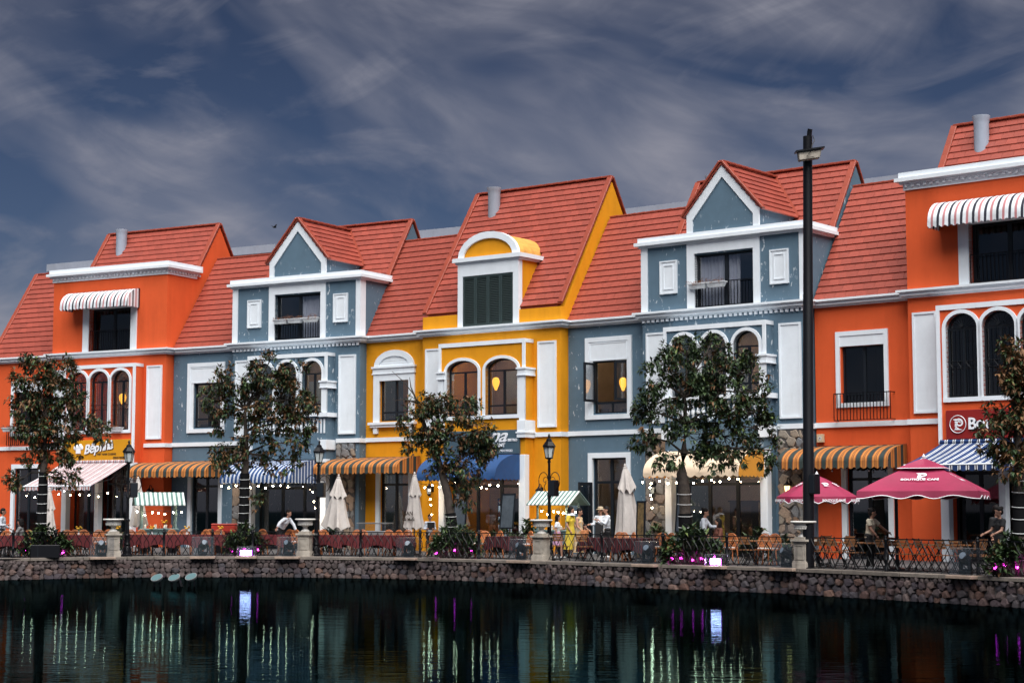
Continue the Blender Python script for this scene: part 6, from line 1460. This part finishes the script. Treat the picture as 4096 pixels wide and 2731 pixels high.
def person(label, x, ins, rz, h, top, bottom, arms, lean=0.0, side=0.0, sit=False, sleeves='long', legs=((-0.02, 0), (0.02, 0)), hair='short', skirt=None, shoes='shoe_dark', head=(0, 0), hat=None, extra=None, dress=False):
    k = h/1.70; p = spot(x, ins); t = thing('person', label, 'person', p, rz)
    hp = (0.58 if sit else 0.93)*k; P = V3(0, 0, hp); u = V3(math.sin(side), -math.sin(lean)*math.cos(side), math.cos(lean)*math.cos(side)).normalized(); sd = V3(1, 0, 0)
    W, C, NB = P+u*0.16*k, P+u*0.36*k, P+u*0.50*k; NT = NB + (u*0.6+V3(0, 0, 0.4)).normalized()*0.09*k; hd = head
    HCn = NT + V3(math.sin(hd[0])*0.0, -0.02, 0.10)*k
    SH = [C + u*0.09*k + sd*s*0.165*k for s in (-1, 1)]; HP = [P + sd*s*0.085*k - V3(0, 0, 0.03*k) for s in (-1, 1)]
    EL, WR = [], []
    for i, ((e, w_)) in enumerate(arms):
        E_ = SH[i] + Vector(e).normalized()*0.27*k; EL.append(E_); WR.append(E_ + Vector(w_).normalized()*0.235*k)
    KN, AN = [], []
    for i in range(2):
        st = legs[i][0]
        if sit: KN.append(HP[i] + V3(0.03*(-1, 1)[i], -0.42, 0.0)*k); AN.append(V3(KN[i].x, KN[i].y+0.02*k, 0.08*k))
        else:
            a = V3(HP[i].x, HP[i].y - st, 0.08*k); KN.append(HP[i].lerp(a, 0.5) + V3(0, -0.035-abs(st)*0.15, 0)); AN.append(a)
    # bare body, one continuous surface
    b = MB(); hr = 0.105*k
    b.tube([P-V3(0, 0, .05*k), W, C], [0.11*k, 0.10*k, 0.11*k], 12); b.tube([P+sd*.05*k, W+sd*.04*k, C+sd*.07*k], [0.10*k, 0.085*k, 0.095*k], 10); b.tube([P-sd*.05*k, W-sd*.04*k, C-sd*.07*k], [0.10*k, 0.085*k, 0.095*k], 10)
    b.tube([C, NB, NT, HCn], [0.085*k, 0.058*k, 0.05*k, 0.05*k], 10); b.tube([SH[0], SH[1]], 0.058*k, 8)
    for i in range(2):
        b.tube([SH[i], EL[i], WR[i]], [0.052*k, 0.042*k, 0.028*k], 8); b.ball(SH[i], 0.056*k, 8, 6)
        b.tube([HP[i], KN[i], AN[i]], [0.085*k, 0.058*k, 0.038*k], 9); ft = AN[i]+V3(0, -0.14, -0.045)*k; b.tube([AN[i], AN[i]+V3(0, 0, -0.04)*k, ft], [0.038*k, 0.04*k, 0.032*k], 8)
    f = V3(math.sin(hd[0]), -math.cos(hd[0]), -math.sin(hd[1])).normalized(); rt = V3(math.cos(hd[0]), math.sin(hd[0]), 0)
    b.ball(HCn+V3(0, 0, 0.015*k), hr, 14, 10, (0.80, 0.92, 1.08)); b.ball(HCn + f*0.03*k - V3(0, 0, 0.055*k), 0.062*k, 10, 8); b.tube([HCn+f*0.08*k, HCn+f*0.118*k-V3(0, 0, 0.025*k)], [0.012*k, 0.02*k], 6)
    for s in (-1, 1): b.ball(HCn + rt*s*0.085*k, 0.024*k, 6, 5)
    body = remeshed('body', b, 0.016*k, 'skin')
    hm = MB()
    for i in range(2):
        d = (WR[i]-EL[i]).normalized(); n_ = d.cross(V3(0, 0, 1)); n_ = n_.normalized() if n_.length > 0.1 else V3(1, 0, 0); m_ = d.cross(n_)
        pc = WR[i]+d*0.045*k; hm.ball(pc, 0.036*k, 8, 6)
        for q in range(4):
            o_ = n_*(q-1.5)*0.018*k; ln = (0.055, 0.068, 0.064, 0.05)[q]*k; a0 = pc+d*0.02*k+o_; hm.tube([a0, a0+d*ln*0.6+m_*0.008*k, a0+d*ln*0.9+m_*0.03*k], [0.0095*k, 0.009*k, 0.007*k], 5)
        a0 = WR[i]+d*0.02*k+n_*0.025*k; hm.tube([a0, a0+n_*0.03*k+d*0.025*k, a0+n_*0.034*k+d*0.055*k], [0.011*k, 0.010*k, 0.008*k], 5)
    bm = bmesh.new(); bm.from_mesh(body); tmp = hm.mesh('hands'); bm.from_mesh(tmp); bm.to_mesh(body); bm.free()
    part('body', body, None, t)
    ey = MB()
    for s in (-1, 1): ey.ball(HCn + f*0.086*k + rt*s*0.034*k + V3(0, 0, 0.012*k), 0.0125*k, 6, 4)
    part('eyes', ey, 'eye', t); part('mouth', MB().ball(HCn + f*0.094*k - V3(0, 0, 0.052*k), 0.018*k, 6, 4, (1, 0.5, 0.4)), 'lips', t)
    # hair
    hb = MB(); back = -f
    hb.ball(HCn + back*0.014*k + V3(0, 0, 0.040*k), hr*1.04, 14, 9, (0.86, 0.96, 0.98)); hb.ball(HCn + back*0.045*k - V3(0, 0, 0.01*k), hr*0.86, 12, 8)
    if hair in ('long', 'bob'):
        zl = (0.36 if hair == 'long' else 0.20)*k; hb.tube([HCn + back*0.04*k, HCn + back*0.06*k - V3(0, 0, zl*0.5), HCn + back*0.05*k - V3(0, 0, zl)], [0.09*k, 0.085*k, 0.05*k], 10)
        for s in (-1, 1): hb.tube([HCn + rt*s*0.075*k + V3(0, 0, 0.03*k), HCn + rt*s*0.085*k + back*0.02*k - V3(0, 0, zl*0.7)], [0.035*k, 0.025*k], 6)
    if hair == 'bun': hb.ball(HCn + back*0.10*k + V3(0, 0, 0.075*k), 0.05*k, 8, 6)
    part('hair', remeshed('hair', hb, 0.014*k, 'hair'), None, t)
    # shirt
    s_ = MB(); e = 0.016*k
    lowz = P - u*0.06*k
    s_.tube([lowz, W, C, C+u*0.10*k], [0.118*k+e, 0.103*k+e, 0.115*k+e, 0.07*k+e], 12)
    for q in (-1, 1): s_.tube([lowz+sd*q*.05*k, W+sd*q*.04*k, C+sd*q*.072*k], [0.105*k+e, 0.09*k+e, 0.095*k+e], 10)
    s_.tube([SH[0], SH[1]], 0.058*k+e, 8)
    for i in range(2):
        if sleeves == 'none': continue
        s_.ball(SH[i], 0.058*k+e, 8, 6)
        if sleeves == 'long': s_.tube([SH[i], EL[i], EL[i].lerp(WR[i], 0.8)], [0.055*k+e, 0.046*k+e, 0.036*k+e], 8)
        else: s_.tube([SH[i], SH[i].lerp(EL[i], 0.62)], [0.06*k+e, 0.06*k+e], 8)
    part('dress_top' if dress else 'shirt', remeshed('shirt', s_, 0.016*k, top), None, t)
    if not dress:
        part('collar', MB().tube([NB+V3(0.055*math.cos(a*0.698), 0.05*math.sin(a*0.698), 0.0)*k for a in range(10)], 0.014*k, 5, False), top, t)
    if skirt is None:
        b_ = MB()
        b_.tube([P+u*0.06*k, P-V3(0, 0, 0.05*k)], [0.112*k+e, 0.11*k+e], 10)
        for i in range(2):
            b_.tube([P+sd*(-1, 1)[i]*0.05*k+u*.05*k, HP[i]], 0.105*k+e, 9); b_.tube([HP[i], KN[i], AN[i]+V3(0, 0, -0.02*k)], [0.095*k+e, 0.068*k+e, 0.05*k+e], 9)
        part('trousers', remeshed('trousers', b_, 0.017*k, bottom), None, t)
    else:
        zl, wdt = skirt; sk = MB(); n = 28; vs = []
        for j in range(8):
            q = j/7
            for i in range(n):
                a = 2*math.pi*i/n; r = (0.125+(wdt-0.125)*q**0.8)*k*(1+0.09*q*math.sin(7*a)); vs.append((W.x*(1-q)+r*1.12*math.cos(a), W.y*(1-q)+r*0.9*math.sin(a) - (0.25*k*q if sit else 0), (hp+0.16*k)*(1-q)+zl*k*q))
        sk.add(vs, [(j*n+i, j*n+(i+1) % n, (j+1)*n+(i+1) % n, (j+1)*n+i) for j in range(7) for i in range(n)]); part('skirt', sk, bottom, t, True)
    for i in range(2):
        a = AN[i]; part('shoe', MB().tube([a+V3(0, 0.05, -0.045)*k, a+V3(0, -0.06, -0.045)*k, a+V3(0, -0.16, -0.052)*k], [0.042*k, 0.045*k, 0.032*k], 8), shoes, t, True)
    if hat: part('hat', MB().lathe([(0.17*k, 0.04*k), (0.165*k, 0.055*k), (0.10*k, 0.06*k), (0.095*k, 0.13*k), (0.05*k, 0.15*k)], 16, tuple(HCn)), hat, t, True)
    if extra: extra(t, k, HCn, WR, f, rt, P)
    return t
DN = (0.15, 0, -1)
L_, Rg = -R(90), R(90)
REL = (((-0.2, 0.05, -1), (0, -0.35, -1)), ((0.2, 0.05, -1), (0, -0.35, -1)))
def tray(t, k, H, WR, f, rt, P): part('notepad', MB().box(-0.09, 0.09, -0.12, 0.12, -0.005, 0.005), 'cl_white', t, loc=(WR[0]+WR[1])*0.5 + V3(0, -0.06, 0.02))
def camera_(t, k, H, WR, f, rt, P): part('phone', MB().box(-0.045, 0.045, -0.008, 0.008, -0.06, 0.06), 'cl_black', t, loc=(WR[0]+WR[1])*0.5 + V3(0, -0.06, 0.05))
def folder(t, k, H, WR, f, rt, P): part('menu_folder', MB().box(-0.13, 0.13, -0.015, 0.0, -0.14, 0.12), 'cl_black', t, loc=P + V3(0.02, -0.22, 0.28))
def collar_(t, k, H, WR, f, rt, P): part('wide_collar', MB().lathe([(0.075*k, -0.10*k), (0.15*k, -0.155*k), (0.155*k, -0.175*k)], 14, tuple(H)), 'cl_white', t, True)
def apron(t, k, H, WR, f, rt, P): part('apron', MB().box(-0.15, 0.15, -0.165, -0.15, P.z-0.35, P.z+0.28), 'cl_black', t)
def specs(t, k, H, WR, f, rt, P):
    g = MB()
    for s in (-1, 1):
        c = H + f*0.100*k + rt*s*0.036*k + V3(0, 0, 0.012*k); g.tube([c + rt*0.028*math.cos(a*0.63) + V3(0, 0, 0.022*math.sin(a*0.63)) for a in range(11)], 0.004, 4, False); g.tube([c + rt*s*0.028, H + rt*s*0.09*k], 0.004, 4, False)
    part('glasses', g, 'eye', t)
def raglan(t, k, H, WR, f, rt, P):
    text('Boutiqué', 0.09, t, (-0.15, -0.152, P.z+0.30), 'letter_dark', 0, 0.002, 0.002)
person('man in a white shirt and dark trousers cut off by the left edge', 6, 3.8, Rg, 1.62, 'cl_white', 'cl_black', (((-0.2, 0, -1), (0.1, -0.9, 0.1)), ((0.25, 0.0, -1), (0, -0.7, -0.4))), legs=((0.12, 0), (-0.1, 0)))
person('woman in a speckled black dress seated under the leftmost tree', 78, 1.9, L_, 1.6, 'cl_spots', 'cl_spots', (((-0.2, -0.5, -0.9), (0.1, -0.9, 0.1)), ((0.2, -0.5, -0.9), (-0.1, -0.9, 0.1))), sit=True, hair='bob', skirt=(0.25, 0.26), dress=True)
person('waiter in a white shirt bending over a table by the second urn', 1122, 2.6, R(60), 1.68, 'cl_white', 'cl_black', (((-0.9, 0.1, -0.5), (-0.7, 0.0, -0.9)), ((0.2, -0.6, -0.8), (0.1, -0.4, -1))), lean=R(38), legs=((0.05, 0), (-0.1, 0)), head=(0, 0.5))
person('woman in a white blouse with a dark folder left of the leaning tree', 1722, 3.0, R(8), 1.42, 'cl_white', 'cl_black', (((-0.25, 0, -1), (0.35, -0.8, 0.1)), ((0.25, 0, -1), (-0.35, -0.8, 0.1))), hair='bun', sleeves='long', extra=folder)
person('girl in a white top and pink skirt walking at the left of the family', 2237, 4.2, R(78), 1.42, 'cl_white', 'cl_pink', (((-0.2, 0.1, -1), (0, -0.3, -1)), ((0.25, -0.2, -1), (0.1, -0.9, 0.25))), sleeves='short', hair='long', skirt=(0.52, 0.22), legs=((0.16, 0), (-0.14, 0)), shoes='shoe_white')
person('woman in a yellow dress with a white collar in the family', 2291, 4.4, R(62), 1.68, 'cl_yellow', 'cl_yellow', (((-0.25, 0.1, -1), (0.2, -0.5, -0.9)), ((0.25, -0.1, -1), (-0.2, -0.6, -0.6))), sleeves='short', hair='bob', skirt=(0.30, 0.24), dress=True, legs=((0.1, 0), (-0.12, 0)), extra=collar_, head=(0.2, 0.1))
person('woman in a white and orange floral sleeveless dress with short hair', 2326, 4.1, R(62), 1.62, 'cl_floral', 'cl_floral', (((-0.25, -0.15, -1), (0.1, -0.7, -0.7)), ((0.25, -0.2, -1), (0, -0.8, -0.5))), sleeves='none', hair='short', skirt=(0.22, 0.24), dress=True, legs=((0.08, 0), (-0.1, 0)), head=(0.2, 0.45))
person('small child in an orange top right of the floral dress', 2348, 3.8, R(40), 1.12, 'cl_orange', 'cl_brown', REL, sleeves='short', legs=((0.06, 0), (-0.06, 0)))
person('man in a white shirt facing left with both hands raised in front', 2436, 6.2, R(-75), 1.68, 'cl_white', 'cl_black', (((-0.1, -0.5, -0.9), (0.1, -0.8, 0.5)), ((0.1, -0.5, -0.9), (-0.1, -0.8, 0.5))), legs=((0.08, 0), (-0.08, 0)), shoes='shoe_white', extra=camera_)
person('person in a tan hat and dark apron in the dark doorway', 2412, 7.6, R(-20), 1.66, 'cl_white', 'cl_black', (((-0.3, -0.2, -0.9), (-0.3, -0.9, 0.0)), ((0.3, -0.2, -0.9), (0.1, -0.9, 0.1))), hat='hat_tan', extra=apron)
person('waitress in a white shirt leaning towards the woman in brown', 2815, 2.7, R(70), 1.62, 'cl_white', 'cl_black', (((-0.2, -0.1, -1), (0.1, -0.5, -0.8)), ((0.2, -0.5, -0.7), (0.05, -1.0, 0.0))), lean=R(12), hair='bun', head=(0, 0.5))
person('woman in a brown shirt with long black hair seated looking up', 2884, 2.4, R(-75), 1.66, 'cl_brown', 'cl_black', (((-0.2, -0.3, -0.9), (0.2, -0.8, 0.2)), ((0.2, -0.3, -0.9), (-0.1, -0.9, 0.1))), sit=True, hair='long', head=(0, -0.5))
t = person('woman in a cream printed top with black sleeves wiping a table', 3488, 2.4, R(48), 1.62, 'cl_cream', 'cl_black', (((-0.1, -0.4, -0.9), (0.1, -0.7, -0.8)), ((0.5, -0.6, -0.7), (0.3, -0.8, -0.6))), lean=R(10), hair='bun', sleeves='short', legs=((0.12, 0), (-0.12, 0)), shoes='shoe_white', head=(0.5, 0.2), extra=raglan)
person('woman in black with a hair bun near the right edge', 4010, 1.8, R(-70), 1.64, 'cl_black', 'cl_black', (((-0.2, -0.4, -0.9), (0, -0.8, -0.3)), ((0.2, -0.4, -0.9), (0, -0.8, -0.3))), sit=False, hair='bun', sleeves='short', head=(0, 0.3))
person('man in black wearing glasses behind the woman with the bun', 3998, 3.2, R(30), 1.68, 'cl_black', 'cl_black', REL, head=(0.4, 0.1), extra=specs)
